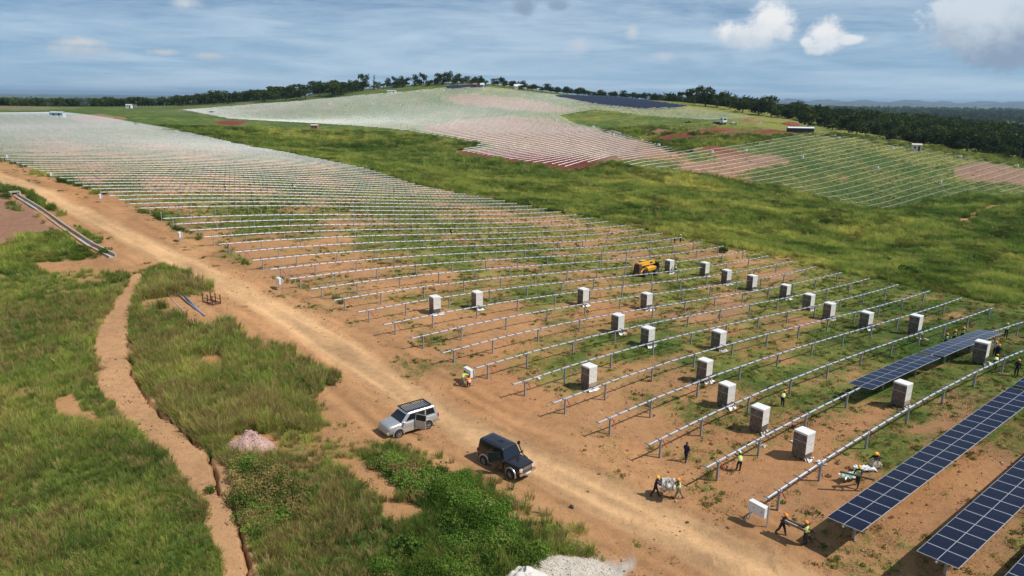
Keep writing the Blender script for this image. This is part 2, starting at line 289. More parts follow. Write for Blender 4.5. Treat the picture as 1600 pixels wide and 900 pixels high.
def distline(line, x, y):
    best = np.full(x.shape, 1e9); al = np.zeros(x.shape); s0 = 0.
    for i in range(len(line) - 1):
        a = line[i]; b = line[i + 1]; ab = b - a; L = ab @ ab
        t = np.clip(((x - a[0]) * ab[0] + (y - a[1]) * ab[1]) / L, 0, 1)
        d = np.hypot(x - a[0] - t * ab[0], y - a[1] - t * ab[1]); m = d < best; best = np.where(m, d, best); al = np.where(m, s0 + t * math.sqrt(L), al); s0 += math.sqrt(L)
    distline.along = al
    return best
ROADC = centre([(-60, 255), (0, 275), (60, 297), (120, 328), (200, 368), (280, 408), (360, 447), (440, 490), (520, 540), (600, 592), (680, 645), (760, 690), (860, 735), (960, 785), (1060, 830), (1180, 890), (1260, 940)])
CRACK = centre([(203, 520), (202, 545), (205, 575), (222, 608), (240, 635), (262, 655), (285, 670), (302, 690), (318, 702), (330, 725), (342, 745), (346, 765), (358, 785), (368, 810), (374, 840), (384, 870), (390, 905)])
DRAINC = centre([(24, 306), (60, 328), (100, 357), (140, 384), (176, 402)]); DRAIND = centre([(-20, 284), (0, 290), (14, 297)])
CRACK2 = centre([(130, 610), (143, 630), (152, 645)])
SOIL = dict(tan=(.425, .228, .106), road=(.55, .335, .168), red=(.17, .050, .030), pink=(.29, .175, .122), bank=(.30, .165, .105), white=(.52, .46, .39), path=(.48, .275, .138), orange=(.43, .205, .088), plain=(.2, .17, .10))
def blur(a):
    b = (np.roll(a, 1, 1) + 2 * a + np.roll(a, -1, 1)) / 4; d = b.copy(); d[1:-1] = (b[:-2] + 2 * b[1:-1] + b[2:]) / 4; return d
def cover(x, y):
    """land cover at ground points: dict of arrays"""
    r = np.hypot(x, y); amp = .75 + r * .006
    wx = x + (fbm(x, y, 3.2, 3, 11) - .5) * amp * 2.2 + (fbm(x, y, 14, 2, 12) - .5) * amp * 2; wy = y + (fbm(x, y, 3.2, 3, 21) - .5) * amp * 2.2 + (fbm(x, y, 14, 2, 22) - .5) * amp * 2
    I = {k: inside(v, wx, wy) for k, v in REG.items()}; I['path'] = inside(REG['path'], x + (wx - x) * .35, y + (wy - y) * .35)
    fl = fields(x, y); veg = fl[:, 0].reshape(x.shape).copy(); yel = fl[:, 1].reshape(x.shape).copy()
    veg = np.where(r > 900, .95, veg)
    arr = I['array']; near = r < 420
    # patchy cover; inside the array it is drawn out along the rows
    un = x * D[0] + y * D[1]; nn = x * N[0] + y * N[1]
    pn = fbm(un / 2.2, nn, 2.6, 4, 31) * .55 + fbm(x, y, 11, 3, 33) * .45
    pm = fbm(x, y, 2.4, 4, 35) * .5 + fbm(x, y, 9, 3, 36) * .5
    p = np.where(arr, pn, pm)
    veg = np.where(I['dirt'] & ~arr, np.minimum(veg, .22), veg)
    rd = distline(ROADC, x, y); al = distline.along; rw = np.clip(2.3 + (fbm(x, y, 8, 3, 41) - .5) * 1.6, 1, 9)
    road = np.where(r < 330, 1 - sstep(rd, rw * .55, rw * 1.25), 0)
    pth = I['path']
    veg = np.where(I['path'], 0, veg)
    for k in ('bare1', 'bare2', 'bare3', 'bare4', 'track'): veg = np.where(I[k], .04, veg)
    for k in ('sand', 'gravelpad'): veg = np.where(I[k], .08, veg)
    veg = np.where(I['bank'], veg * .35, veg)
    for k, f in (('redA', .12), ('pinkA', .28), ('pinkB', .24), ('pinkC', .3), ('pinkD', .25), ('redM', .34), ('redE', .3), ('redL', .1), ('tanL', .12), ('tanF', .4), ('hilltop', .4)): veg = np.where(I[k], f, veg)
    veg = veg * (1 - .9 * road)
    for L_ in (DRAINC, DRAIND): veg = np.where((r < 200) & (distline(L_, x, y) < 1.3), .05, veg)
    g = np.clip((veg + (p - .5) * 1.5 - .5) * 1.5 + .5, 0, 1)
    g = np.where(veg > .93, 1, g); g = np.where(veg < .03, 0, g)
    c = np.zeros(x.shape + (3,)); c[...] = SOIL['tan']
    v = fbm(x, y, 7, 4, 51)[..., None]; c = c * (.82 + .36 * v)
    orange = sstep(fbm(x, y, 16, 3, 55), .52, .7)[..., None]
    c = c * (1 - .45 * orange) + np.array(SOIL['orange']) * .45 * orange
    far = sstep(r, 330, 460)[..., None]
    c = c * (1 - far) + np.array(SOIL['plain']) * far
    def put(k, s, a=1.):
        nonlocal c
        m = I[k][..., None] * a; c = c * (1 - m) + np.array(SOIL[s]) * (.85 + .3 * v) * m
    put('bank', 'bank'); put('path', 'path'); put('redA', 'red'); put("pinkA", "pink", .85); put("pinkB", "pink", .85); put('pinkC', 'pink', .8); put('pinkD', 'pink', .9)
    put('redM', 'red'); put('redE', 'red'); put('redL', 'red'); put('tanL', 'pink', .8); put('tanF', 'plain', .8); put('sand', 'white'); put('bare1', 'orange'); put('bare2', 'tan'); put('track', 'tan')
    pk = sstep(fbm(x, y, 22, 3, 58), .45, .65) * arr * (r > 45) ; pk = pk[..., None] * .3
    c = c * (1 - pk) + np.array(SOIL['pink']) * pk
    c = c * (1 - road[..., None]) + np.array(SOIL['road']) * (.86 + .28 * v) * road[..., None]
    # wheel ruts beside the road crown
    rut = np.exp(-((rd - .95) / .28) ** 2) + .7 * np.exp(-((rd - 2.1) / .3) ** 2)
    rut = np.where(r < 200, rut * (fbm(x, y, 5, 2, 61) > .42), 0)
    streak = fbm(rd * 1.9 + 40, al / 9., 1., 4, 63) - .5; sk = np.where(r < 230, (1 - sstep(rd, 4, 9)), 0)
    c = c * np.clip(1 + (.14 * rut + 1.25 * streak * sk)[..., None], .5, 1.5)
    crk = np.minimum(distline(CRACK, x + (fbm(x, y, 1.1, 3, 71) - .5) * .9, y + (fbm(x, y, 1.1, 3, 72) - .5) * .9), distline(CRACK2, x, y) + .05)
    if x.ndim == 2 and x.shape[0] > 50:      # soften borders by a cell or two
        for _ in range(2):
            g = blur(g); c = np.stack([blur(c[..., q]) for q in range(3)], -1)
        cs = c.copy(); gs_ = g.copy()
        for _ in range(4): cs = np.stack([blur(cs[..., q]) for q in range(3)], -1); gs_ = blur(gs_)
        w_ = sstep(r, 220, 330); c = c * (1 - w_[..., None]) + cs * w_[..., None]; g = g * (1 - w_) + gs_ * w_
    berm = np.where(r < 160, np.exp(-((rd - rw * 1.15) / .4) ** 2) * .22 * fbm(x, y, 1.1, 3, 64) * (fbm(x, y, 7, 2, 65) > .42), 0)
    return dict(berm=berm, veg=g, vraw=veg, yel=yel, soil=c, road=road, path=pth, crack=crk, I=I, rut=rut, r=r, arr=arr)
def Hd(x, y, cv=None):
    """ground height with small relief"""
    z = H0(x, y); r = np.hypot(x, y); k = 1 - sstep(r, 500, 900)
    rough = .16 * (fbm(x, y, 1.6, 3, 81) - .5) + .35 * (fbm(x, y, 6, 3, 82) - .5)
    rough = rough + np.where(r > 110, sstep(r, 110, 200) * 2.2 * (fbm(x, y, 17, 4, 83) - .5), 0) * (0 if cv is None else (1 - cv['arr']))
    if cv is not None:
        flat = np.clip(cv['road'] * .8 + cv['path'] * .5 + cv['arr'] * .62, 0, .85); rough = rough * (1 - flat)
        rough = rough - .12 * cv['rut'] + cv['berm'] - .75 * np.exp(-(cv['crack'] / .105) ** 2)
    return z + rough * k

# ---------------------------------------------------------------- materials
MATS = {}
def mat(name, col, rough=.6, metal=0., spec=.5, noise=0., nscale=8., bump=0., coat=0., alpha=1.):
    m = bpy.data.materials.new(name); m.use_nodes = True; t = NT(m.node_tree); b = m.node_tree.nodes['Principled BSDF']
    b.inputs['Roughness'].default_value = rough; b.inputs['Metallic'].default_value = metal; b.inputs['Specular IOR Level'].default_value = spec
    b.inputs['Coat Weight'].default_value = coat; b.inputs['Coat Roughness'].default_value = .08
    if noise or bump:
        tc = t.n('ShaderNodeTexCoord'); nz = t.noise(tc.outputs['Object'], nscale, 5., .6)
        f = t.step(nz, .3, .7); lo = [c * (1 - noise) for c in col]; hi = [min(1, c * (1 + noise)) for c in col]
        t.L.new(t.mix(f, lo, hi), b.inputs['Base Color'])
        if bump:
            bp = t.n('ShaderNodeBump'); bp.inputs['Strength'].default_value = bump; bp.inputs['Distance'].default_value = .03
            t.L.new(nz, bp.inputs['Height']); t.L.new(bp.outputs[0], b.inputs['Normal'])
    else: b.inputs['Base Color'].default_value = (*col, 1)
    MATS[name] = m; return m
def ground_material():
    m = bpy.data.materials.new('earth_and_growth'); m.use_nodes = True; t = NT(m.node_tree); b = m.node_tree.nodes['Principled BSDF']
    tc = t.n('ShaderNodeTexCoord'); P = tc.outputs['Object']
    a1 = t.n('ShaderNodeAttribute', attribute_name='cover'); a2 = t.n('ShaderNodeAttribute', attribute_name='soil')
    s = t.n('ShaderNodeSeparateColor'); t.L.new(a1.outputs['Color'], s.inputs[0]); veg, yel, dist = s.outputs
    n1 = t.noise(P, 1.3, 6., .65); n2 = t.noise(P, 5.5, 5., .7); n3 = t.noise(P, .22, 5., .6); n4 = t.noise(P, .045, 5., .6); n5 = t.noise(P, 22., 3., .7)
    vv = t.math('ADD', veg, t.math('ADD', t.math('MULTIPLY', t.math('SUBTRACT', n1, .5), 1.5), t.math('MULTIPLY', t.math('SUBTRACT', n2, .5), 1.5)))
    fac = t.step(vv, .30, .74)
    yy = t.math('ADD', yel, t.math('ADD', t.math('MULTIPLY', t.math('SUBTRACT', n3, .5), 1.5), t.math('MULTIPLY', t.math('SUBTRACT', n4, .5), 1.3)))
    g1 = t.mix(t.step(yy, .15, .95), (.066, .118, .024), (.25, .25, .066))
    g2 = t.mix(t.step(t.math('ADD', t.math('MULTIPLY', n1, .5), t.math('MULTIPLY', n2, .5)), .36, .64), t.mix(1., g1, (.50, .54, .5), 'MULTIPLY'), t.mix(1., g1, (1.3, 1.25, 1.2), 'MULTIPLY'))
    v = t.step(t.math('ADD', t.math('MULTIPLY', n2, .5), t.math('MULTIPLY', n5, .5)), .32, .68, .84, 1.12)
    v2 = t.step(t.math('ADD', t.math('MULTIPLY', n1, .6), t.math('MULTIPLY', n3, .4)), .36, .62, .84, 1.10)
    soil = t.mix(1., t.mix(1., a2.outputs['Color'], t.comb(v, v, v), 'MULTIPLY'), t.comb(v2, v2, v2), 'MULTIPLY')
    # dry litter on bare earth
    lit = t.step(t.math('ADD', t.math('MULTIPLY', n2, .6), t.math('MULTIPLY', n1, .4)), .56, .66)
    soil = t.mix(t.math('MULTIPLY', lit, .5), soil, (.19, .115, .055))
    t.L.new(t.mix(fac, soil, g2), b.inputs['Base Color'])
    b.inputs['Roughness'].default_value = .95; b.inputs['Specular IOR Level'].default_value = .12
    h = t.math('ADD', t.math('MULTIPLY', n2, .5), t.math('ADD', n1, t.math('MULTIPLY', n5, .25)))
    bp = t.n('ShaderNodeBump'); bp.inputs['Strength'].default_value = .8; bp.inputs['Distance'].default_value = .16
    t.L.new(h, bp.inputs['Height']); t.L.new(bp.outputs[0], b.inputs['Normal']); return m
# ---------------------------------------------------------------- object helpers
def newmesh(name, V, Fc, mats, idx=None, smooth=False):
    me = bpy.data.meshes.new(name); me.from_pydata([tuple(v) for v in V], [], Fc)
    for m in (mats if isinstance(mats, (list, tuple)) else [mats]): me.materials.append(m)
    if idx is not None: me.polygons.foreach_set('material_index', idx)
    if smooth: me.polygons.foreach_set('use_smooth', [True] * len(me.polygons))
    me.update(); return me
def link(name, me, parent=None, loc=None, rot=None, kind=None):
    o = bpy.data.objects.new(name, me); COL.objects.link(o)
    if parent is not None: o.parent = parent
    if loc is not None: o.location = loc
    if rot is not None: o.rotation_euler = rot
    if kind: o['kind'] = kind
    return o
def thing(name, label, cat, loc=(0, 0, 0), rz=0., group=None, rot=None):
    o = bpy.data.objects.new(name, None); COL.objects.link(o); o.location = loc
    o.rotation_euler = rot if rot is not None else (0, 0, rz); o.empty_display_size = .3
    return tag(o, label, cat, group)
def tag(o, label, cat, group=None):
    o['label'] = label; o['category'] = cat
    if group: o['group'] = group
    return o
class MB:
    """collects shapes for one mesh"""
    def __init__(s): s.V = []; s.F = []; s.I = []
    def add(s, V, Fc, mi=0):
        b = len(s.V); s.V += [tuple(v) for v in V]; s.F += [tuple(i + b for i in f) for f in Fc]; s.I += [mi] * len(Fc); return s
    def box(s, c, d, mi=0, rz=0., taper=1.):
        x, y, z = d[0] / 2, d[1] / 2, d[2] / 2; V = []
        for k, zz in ((1, -z), (taper, z)):
            for (a, b) in ((-x, -y), (x, -y), (x, y), (-x, y)):
                a *= k; b *= k
                V.append((c[0] + a * math.cos(rz) - b * math.sin(rz), c[1] + a * math.sin(rz) + b * math.cos(rz), c[2] + zz))
        return s.add(V, [(3, 2, 1, 0), (4, 5, 6, 7), (0, 1, 5, 4), (1, 2, 6, 5), (2, 3, 7, 6), (3, 0, 4, 7)], mi)
    def tube(s, pts, r, n=6, mi=0, cap=True):
        pts = [Vector(p) for p in pts]; rs = r if isinstance(r, (list, tuple)) else [r] * len(pts); V = []; m = len(pts)
        for i, p in enumerate(pts):
            t = (pts[min(i + 1, m - 1)] - pts[max(i - 1, 0)]).normalized()
            a = t.cross(Vector((0, 0, 1))); a = a.normalized() if a.length > 1e-3 else Vector((1, 0, 0)); b = a.cross(t)
            V += [p + (a * math.cos(2 * math.pi * k / n) + b * math.sin(2 * math.pi * k / n)) * rs[i] for k in range(n)]
        Fc = [(i * n + k, i * n + (k + 1) % n, (i + 1) * n + (k + 1) % n, (i + 1) * n + k) for i in range(m - 1) for k in range(n)]
        if cap: Fc += [tuple(range(n - 1, -1, -1)), tuple((m - 1) * n + k for k in range(n))]
        return s.add(V, Fc, mi)
    def bar(s, a, b, w, h, mi=0):
        """square bar from a to b"""
        a = Vector(a); b = Vector(b); t = (b - a).normalized(); u = t.cross(Vector((0, 0, 1)))
        u = u.normalized() if u.length > 1e-3 else Vector((1, 0, 0)); v = u.cross(t); V = []
        for p in (a, b): V += [p + u * (i * w / 2) + v * (j * h / 2) for i, j in ((-1, -1), (1, -1), (1, 1), (-1, 1))]
        return s.add(V, [(0, 1, 2, 3), (7, 6, 5, 4), (4, 5, 1, 0), (5, 6, 2, 1), (6, 7, 3, 2), (7, 4, 0, 3)], mi)
    def loft(s, rings, mi=0, cap=True, closed=True):
        n = len(rings[0]); V = [v for r in rings for v in r]
        Fc = [(i * n + k, i * n + (k + 1) % n, (i + 1) * n + (k + 1) % n, (i + 1) * n + k) for i in range(len(rings) - 1) for k in range(n if closed else n - 1)]
        if cap: Fc += [tuple(range(n - 1, -1, -1)), tuple((len(rings) - 1) * n + k for k in range(n))]
        return s.add(V, Fc, mi)
    def mesh(s, name, mats, smooth=False): return newmesh(name, s.V, s.F, mats, s.I, smooth)
    def obj(s, name, mats, parent=None, smooth=False, **kw): return link(name, s.mesh(name, mats, smooth), parent, **kw)
def children(o): return [c for c in o.children]
def copy_tree(o, loc=None, rz=None, label=None, scale=None):
    def rec(a, p):
        c = a.copy(); COL.objects.link(c); c.parent = p
        for ch in list(a.children): rec(ch, c)
        return c
    r = rec(o, None)
    if loc is not None: r.location = loc
    if rz is not None: r.rotation_euler = (0, 0, rz)
    if label: r['label'] = label
    if scale: r.scale = scale
    return r
# ---------------------------------------------------------------- ground sheet
def build_ground():
    aa = np.concatenate([np.linspace(-180, -62, 40, endpoint=False), np.linspace(-62, -41, 60, endpoint=False), np.linspace(-41, 41, 800, endpoint=False), np.linspace(41, 62, 60, endpoint=False), np.linspace(62, 180, 40, endpoint=False)])
    rr = np.concatenate([[3.], np.geomspace(12, 1300, 640), np.geomspace(1340, 60000, 46)])
    A, R = np.meshgrid(np.radians(aa), rr, indexing='xy'); x = R * np.sin(A); y = R * np.cos(A)
    cv = cover(x, y); z = Hd(x, y, cv); nr, na = x.shape
    V = np.stack([x, y, z], -1).reshape(-1, 3)
    i, j = np.meshgrid(np.arange(nr - 1), np.arange(na), indexing='ij'); j2 = (j + 1) % na
    q = np.stack([i * na + j, (i + 1) * na + j, (i + 1) * na + j2, i * na + j2], -1).reshape(-1, 4)[:, ::-1]
    # one sheet, cut into ground, road and footpath along the borders of the road and of the path
    rf = (cv['road'] > .5) & ~cv['arr']; pf = cv['path'] & (cv['road'] < .5)
    fr = rf.reshape(-1)[q].mean(1) > .5; fp = (pf.reshape(-1)[q].mean(1) > .5) & ~fr
    gm = ground_material()
    def sheet(name, sel, first=False):
        qq = q[sel]; used = np.unique(qq); remap = np.full(len(V), -1); remap[used] = np.arange(len(used)); qq = remap[qq]; vv = V[used]
        if first:  # close the hole under the camera
            c = len(vv); vv = np.vstack([vv, [[0, 0, float(H0(np.array([0.]), np.array([0.]))[0])]]]); inner = remap[np.arange(na)]
            tri = np.stack([np.full(na, c), np.roll(inner, -1), inner], -1)
        else: tri = np.zeros((0, 3), int)
        me = bpy.data.meshes.new(name); me.vertices.add(len(vv)); me.vertices.foreach_set('co', vv.astype(np.float32).ravel())
        nl = len(qq) * 4 + len(tri) * 3; me.loops.add(nl); me.loops.foreach_set('vertex_index', np.concatenate([qq.ravel(), tri.ravel()]).astype(np.int32))
        me.polygons.add(len(qq) + len(tri)); me.polygons.foreach_set('loop_start', np.concatenate([np.arange(len(qq)) * 4, len(qq) * 4 + np.arange(len(tri)) * 3]).astype(np.int32))
        me.polygons.foreach_set('use_smooth', np.ones(len(qq) + len(tri), bool))
        a = me.attributes.new('cover', 'FLOAT_COLOR', 'POINT'); b = me.attributes.new('soil', 'FLOAT_COLOR', 'POINT')
        ca = np.ones((len(vv), 4), np.float32); cb = np.ones((len(vv), 4), np.float32); k = len(used)
        ca[:k, 0] = cv['veg'].ravel()[used]; ca[:k, 1] = cv['yel'].ravel()[used]; cb[:k, :3] = cv['soil'].reshape(-1, 3)[used]
        a.data.foreach_set('color', ca.ravel()); b.data.foreach_set('color', cb.ravel())
        me.materials.append(gm); me.update(); me.validate(); link(name, me, kind='structure')
    sheet('ground', ~(fr | fp), True); sheet('dirt_road', fr); sheet('footpath', fp)
build_ground()
# far ridges on the horizon
def build_hills():
    for nm, r0, hh, sd_, a0, a1 in (('hills', 15000, 118, 3, -75, 75), ('hills', 11000, 52, 9, -75, 75)):
        n = 900; a = np.radians(np.linspace(a0, a1, n)); V = []; 
        side = sstep(np.degrees(a), 0, 20) * .75 + .25
        pk = fbm(a * 60, a * 0 + sd_, 1.0, 5, sd_); h = hh * (.42 + .62 * np.clip(pk - .32, 0, 1) * 1.6) * side
        rows = [(0, 1, -40), (.0 + 900, 1, .55), (1800, 1, 1.0), (4200, 1, -40)]
        for d, _, f in rows:
            for i in range(n):
                rr_ = r0 + d + 500 * math.sin(i * .13); zb = PLAIN + ZC
                z = zb - 30 if f < 0 else zb + h[i] * f
                V.append((rr_ * math.sin(a[i]), rr_ * math.cos(a[i]), z))
        Fc = [(k * n + i, k * n + i + 1, (k + 1) * n + i + 1, (k + 1) * n + i) for k in range(3) for i in range(n - 1)]
        link(nm, newmesh(nm, V, Fc, MATS['far_hill'], smooth=True), kind='structure')
mat('far_hill', (.045, .06, .06), .95, noise=.3, nscale=.002)
build_hills()
def build_haze():
    m = bpy.data.materials.new('haze'); m.use_nodes = True; m.node_tree.nodes.clear(); t = NT(m.node_tree)
    v = t.n('ShaderNodeVolumePrincipled'); v.inputs['Color'].default_value = (.52, .76, 1, 1); v.inputs['Density'].default_value = HAZE; v.inputs['Anisotropy'].default_value = .2
    o = t.n('ShaderNodeOutputMaterial'); t.L.new(v.outputs[0], o.inputs['Volume'])
    MB().box((0, 0, 33), (124000, 124000, 246)).obj('haze', m, kind='stuff')
HAZE = 5e-5
build_haze()
# ---------------------------------------------------------------- tracker rows
mat('galvanised', (.62, .64, .67), .44, .6, .5, .12, 3.)
mat('galvanised_dull', (.42, .43, .45), .55, .6, .5, .15, 6.)
mat('purlin_steel', (.22, .24, .28), .5, .6)
mat('red_strap', (.6, .07, .04), .5)
mat('cabinet_white', (.72, .72, .70), .45, 0, .5, .05, 4.)
mat('cabinet_side', (.62, .63, .62), .5)
mat('panel_glass', (.0085, .0115, .028), .16, 0, .5, .25, 1.5)
mat('panel_frame', (.62, .64, .67), .4, .3)
mat('panel_back', (.3, .3, .31), .7)
ONES = ['', 'first', 'second', 'third', 'fourth', 'fifth', 'sixth', 'seventh', 'eighth', 'ninth', 'tenth', 'eleventh', 'twelfth', 'thirteenth', 'fourteenth', 'fifteenth', 'sixteenth', 'seventeenth', 'eighteenth', 'nineteenth']
TENS = {2: ('twenty', 'twentieth'), 3: ('thirty', 'thirtieth'), 4: ('forty', 'fortieth'), 5: ('fifty', 'fiftieth')}
def ordinal(n):
    if n < 20: return ONES[n]
    t, o = divmod(n, 10); return TENS[t][1] if o == 0 else TENS[t][0] + '-' + ONES[o]
def pos(k, u): p = u * D + nrow(k) * N; return p
def gz(k, u):
    p = pos(k, u); return float(H0(np.array([p[0]]), np.array([p[1]]))[0])
def u_of(k, px, py): return float(D @ onrow(k, px, py)[:2])
LU = {2: 39.2, 4: 38, 6: 36.7, 8: 35.1, 10: 33.5, 12: 31.8, 14: 29.9, 16: 28.2, 18: 26.3, 20: 24.5, 22: 22.6, 24: 20.8, 26: 18.8, 28: 17.0, 60: -14., 130: -90}
RU = {k: u_of(k, *v) for k, v in REND.items()}; RU.update({-2: 97., 1: 98., 2: 98.6})
_e = ground([570, 440, 300, 170, 80], [269, 242, 212, 187.5, 178])
for g in _e: RU[2 + (N @ g[:2] - C0) / ROW] = float(D @ g[:2])
def interp(tab, k):
    ks = sorted(tab); return float(np.interp(k, ks, [tab[q] for q in ks]))
def post_us(ul, ur):
    u = [ul, ul + 4.8]
    while u[-1] + 6.1 < ur - .8: u.append(u[-1] + 6.1)
    return u
class RowLine:
    """tube line of a row: straight between knots that follow the ground"""
    def __init__(s, k, u0, u1, h=TUBE):
        s.k = k; s.us = np.linspace(u0, u1, max(2, int((u1 - u0) / 8) + 2)); P = np.array([pos(k, u) for u in s.us])
        zz = H0(P[:, 0], P[:, 1]) + h; sel = s.us < (u0 + 30 if k < .5 else 1e9); s.zs = np.polyval(np.polyfit((s.us - u0)[sel], zz[sel], 3 if k > 2 else (2 if k > .5 else 1)), s.us - u0) if len(s.us) > 4 else zz
    def z(s, u): return float(np.interp(u, s.us, s.zs))
    def pt(s, u, dz=0., dn=0.): p = pos(s.k, u) + dn * N; return (p[0], p[1], s.z(u) + dz)
def post_mesh():   # H section pile with a bearing head, its foot in the ground
    m = MB(); h = TUBE + .5
    m.box((0, -.075, -h / 2), (.11, .012, h)); m.box((0, .075, -h / 2), (.11, .012, h)); m.box((0, 0, -h / 2), (.012, .138, h))
    m.box((0, 0, -.09), (.10, .24, .14)); m.tube([(-.05, 0, 0), (.05, 0, 0)], .115, 8)
    return m.mesh('post', MATS['galvanised_dull'])
def purlin_mesh():
    m = MB(); m.box((0, 0, .085), (.07, .60, .045)); m.box((-.03, 0, .062), (.02, .52, .012)); m.box((.03, 0, .062), (.02, .52, .012)); m.box((0, .0, .04), (.05, .17, .05))
    return m.mesh('purlin', MATS['purlin_steel'])
PM, QM = post_mesh(), purlin_mesh()
RANG = math.atan2(D[1], D[0])
def local(root_loc, p): return (p[0] - root_loc[0], p[1] - root_loc[1], p[2] - root_loc[2])
def make_row(k, ul, ur, name, label, cat, group, fine=2, panels=(), strap=False, tube_from=None):
    """one tracker: piles, torque tube, cross rails; ul is its first pile"""
    u0 = ul - 1.55; ln = RowLine(k, u0, ur); b = ln.pt(ul, -TUBE); root = thing(name, label, cat, b, RANG, group)
    Ri = Matrix.Rotation(-RANG, 3, 'Z')
    def lp(p): return Ri @ Vector(local(b, p))
    t0 = u0 if tube_from is None else tube_from
    knots = [t0] + [u for u in ln.us if u > t0 + .5]
    mb = MB().tube([lp(ln.pt(u)) for u in knots], .072, 8)
    mb.obj('torque_tube', MATS['galvanised'], root)
    us = post_us(ul, ur)
    if fine >= 1:
        for u in us:
            o = link('post', PM, root, lp(ln.pt(u)))
    else:
        m = MB()
        for u in us:
            p = lp(ln.pt(u)); m.box((p.x, p.y, p.z - TUBE / 2 - .1), (.11, .11, TUBE + .2))
        m.obj('post', MATS['galvanised_dull'], root, kind='stuff')
    pu = np.arange(t0 + .1, ur, 1.145)
    if fine == 2:
        for u in pu: link('purlin', QM, root, lp(ln.pt(u)))
    elif fine == 1:
        m = MB()
        for u in pu:
            p = lp(ln.pt(u)); m.box((p.x, p.y, p.z + .085), (.075, .60, .045)); m.box((p.x, p.y, p.z + .05), (.05, .16, .05))
        m.obj('purlin', MATS['purlin_steel'], root, kind='stuff')
    if strap:
        a = lp(ln.pt(ul + .18, -.12)); c = lp(ln.pt(ul + .62, -.95, -.1))
        MB().tube([a, c], .042, 6).obj('damper_strut', MATS['red_strap'], root)
    for (pa, pb) in panels:
        n = int(round((pb - pa) / 1.145))
        for i in range(n):
            u = pa + (i + .5) * 1.145; q = lp(ln.pt(u)); dz = ln.z(u + .5) - ln.z(u - .5)
            o = link('solar_module', MODULE, root, (q.x, q.y, q.z + .13)); o.rotation_euler = (-rad(4.7), -math.atan(dz), 0)
    return root
def module_mesh():
    m = MB(); w, l, t = 1.125, 2.17, .035; f = .017
    m.box((0, 0, -.004), (w - .01, l - .01, t - .012), 2)
    for s in (-1, 1):
        m.box((s * (w - f) / 2, 0, 0), (f, l, t), 1); m.box((0, s * (l - f) / 2, 0), (w - 2 * f, f, t), 1)
        V = [(-w / 2 + f, s * .017, .0145), (w / 2 - f, s * .017, .0145), (w / 2 - f, s * (l / 2 - f), .0145), (-w / 2 + f, s * (l / 2 - f), .0145)]
        m.add(V, [(0, 1, 2, 3) if s > 0 else (3, 2, 1, 0)], 0)
    m.box((0, 0, .008), (w - 2 * f, .026, .0135), 1)
    return m.mesh('solar_module', [MATS['panel_glass'], MATS['panel_frame'], MATS['panel_back']])
MODULE = module_mesh()
GN = 'bare tracker rows of the near field'; GP = 'rows of dark solar panels in the right corner'
def u_panel(k, px, py):   # on the panel plane of a row
    return u_of(k, px, py)
make_row(0, 39.6, 82, 'solar_panel_row', 'long row of dark blue panels, second from the lower right corner', 'solar panels', GP, 1, [(38.1, u_panel(0, 1604, 612) - .2), (u_panel(0, 1604, 612) + .25, 82)])
make_row(-1, 40.2, 80, 'solar_panel_row', 'wide row of dark panels running off the lower right edge', 'solar panels', GP, 1, [(38.7, 80)])
make_row(-1.76, 38.6, 80, 'solar_panel_row', 'row of panels showing only a corner at the bottom right edge', 'solar panels', GP, 1, [(37.2, 80)])
pa, pm_, pb = u_of(2, 1341, 621), u_of(2, 1453, 566), u_of(2, 1547, 518)
FAR_LABEL = 'thin bare tracker row packed among many in the glinting far left of the near field'
for k in range(1, 121):
    ul, ur = interp(LU, k), interp(RU, k)
    if k > 34: ul = max(ul, .809 * (-.80 * nrow(k)) + 0) if False else ul
    # leave out what lies far outside the frame on the left
    for _ in range(400):
        p = pos(k, ul)
        if p[0] / max(p[1], 1) > -.80: break
        ul += 1.
    if ur - ul < 6: continue
    if k == 1: lab = 'thick torque tube row with the large white cabinet at its near end'
    elif k == 2: lab = 'torque tube row that carries a short run of blue panels'
    elif k <= 40: lab = 'bare steel tracker row, %s one back from the dark panel rows' % ordinal(k)
    else: lab = FAR_LABEL
    make_row(k, ul, ur, 'tracker_row', lab, 'tracker row', GN if k <= 40 else 'packed tracker rows at the far left', 2 if k <= 4 else (1 if k <= 40 else 0),
             [(pa, pm_ - .15), (pm_ + .15, pb)] if k == 2 else (), strap=(1 <= k <= 18), tube_from=(u_of(23, 545, 330) if k == 23 else None))
# ---- white drive cabinets on two legs at the near row ends
def cabinet():
    t = thing('control_cabinet', 'x', 'cabinet')
    m = MB(); prof = [(-.20, .78), (.16, .78), (.30, 1.06), (.30, 1.46), (.20, 1.52), (-.20, 1.52)]
    rings = [[(x, s * .62, z) for x, z in prof] for s in (-1, 1)]; m.loft(rings); m.obj('body', MATS['cabinet_white'], t)
    d = MB().box((-.212, 0, 1.15), (.02, 1.12, .64)); d.obj('door', MATS['cabinet_white'], t)
    MB().box((-.23, -.42, 1.18), (.02, .05, .10)).box((-.23, .2, 1.2), (.015, .07, .05)).obj('handle', MATS['purlin_steel'], t)
    for s in (-1, 1):
        MB().box((.18, s * .66, .72), (.09, .05, 1.75)).obj('leg', MATS['galvanised_dull'], t)
    MB().bar((.18, .66, .35), (-.45, .66, .0), .05, .05).bar((-.45, .66, .03), (-.1, .66, .03), .05, .05).obj('brace', MATS['galvanised_dull'], t)
    return t
cab = cabinet(); first = True
CABS = [(1, -2.3, 'large white cabinet on legs at the near end of the thickest tube'), (7, -2.2, 'white cabinet beside two workers at a row end'),
        (15, -1.6, 'white cabinet on legs beside the road, right of the rusty steel rack'), (22, -1.9, 'white cabinet on a row end near the bend of the road'),
        (29, -2., 'white cabinet at a row end, right of the concrete drain mouth'), (36, -2., 'small white cabinet at a row end close to the left edge'), (43, -2., 'farthest white cabinet at a row end by the left picture edge')]
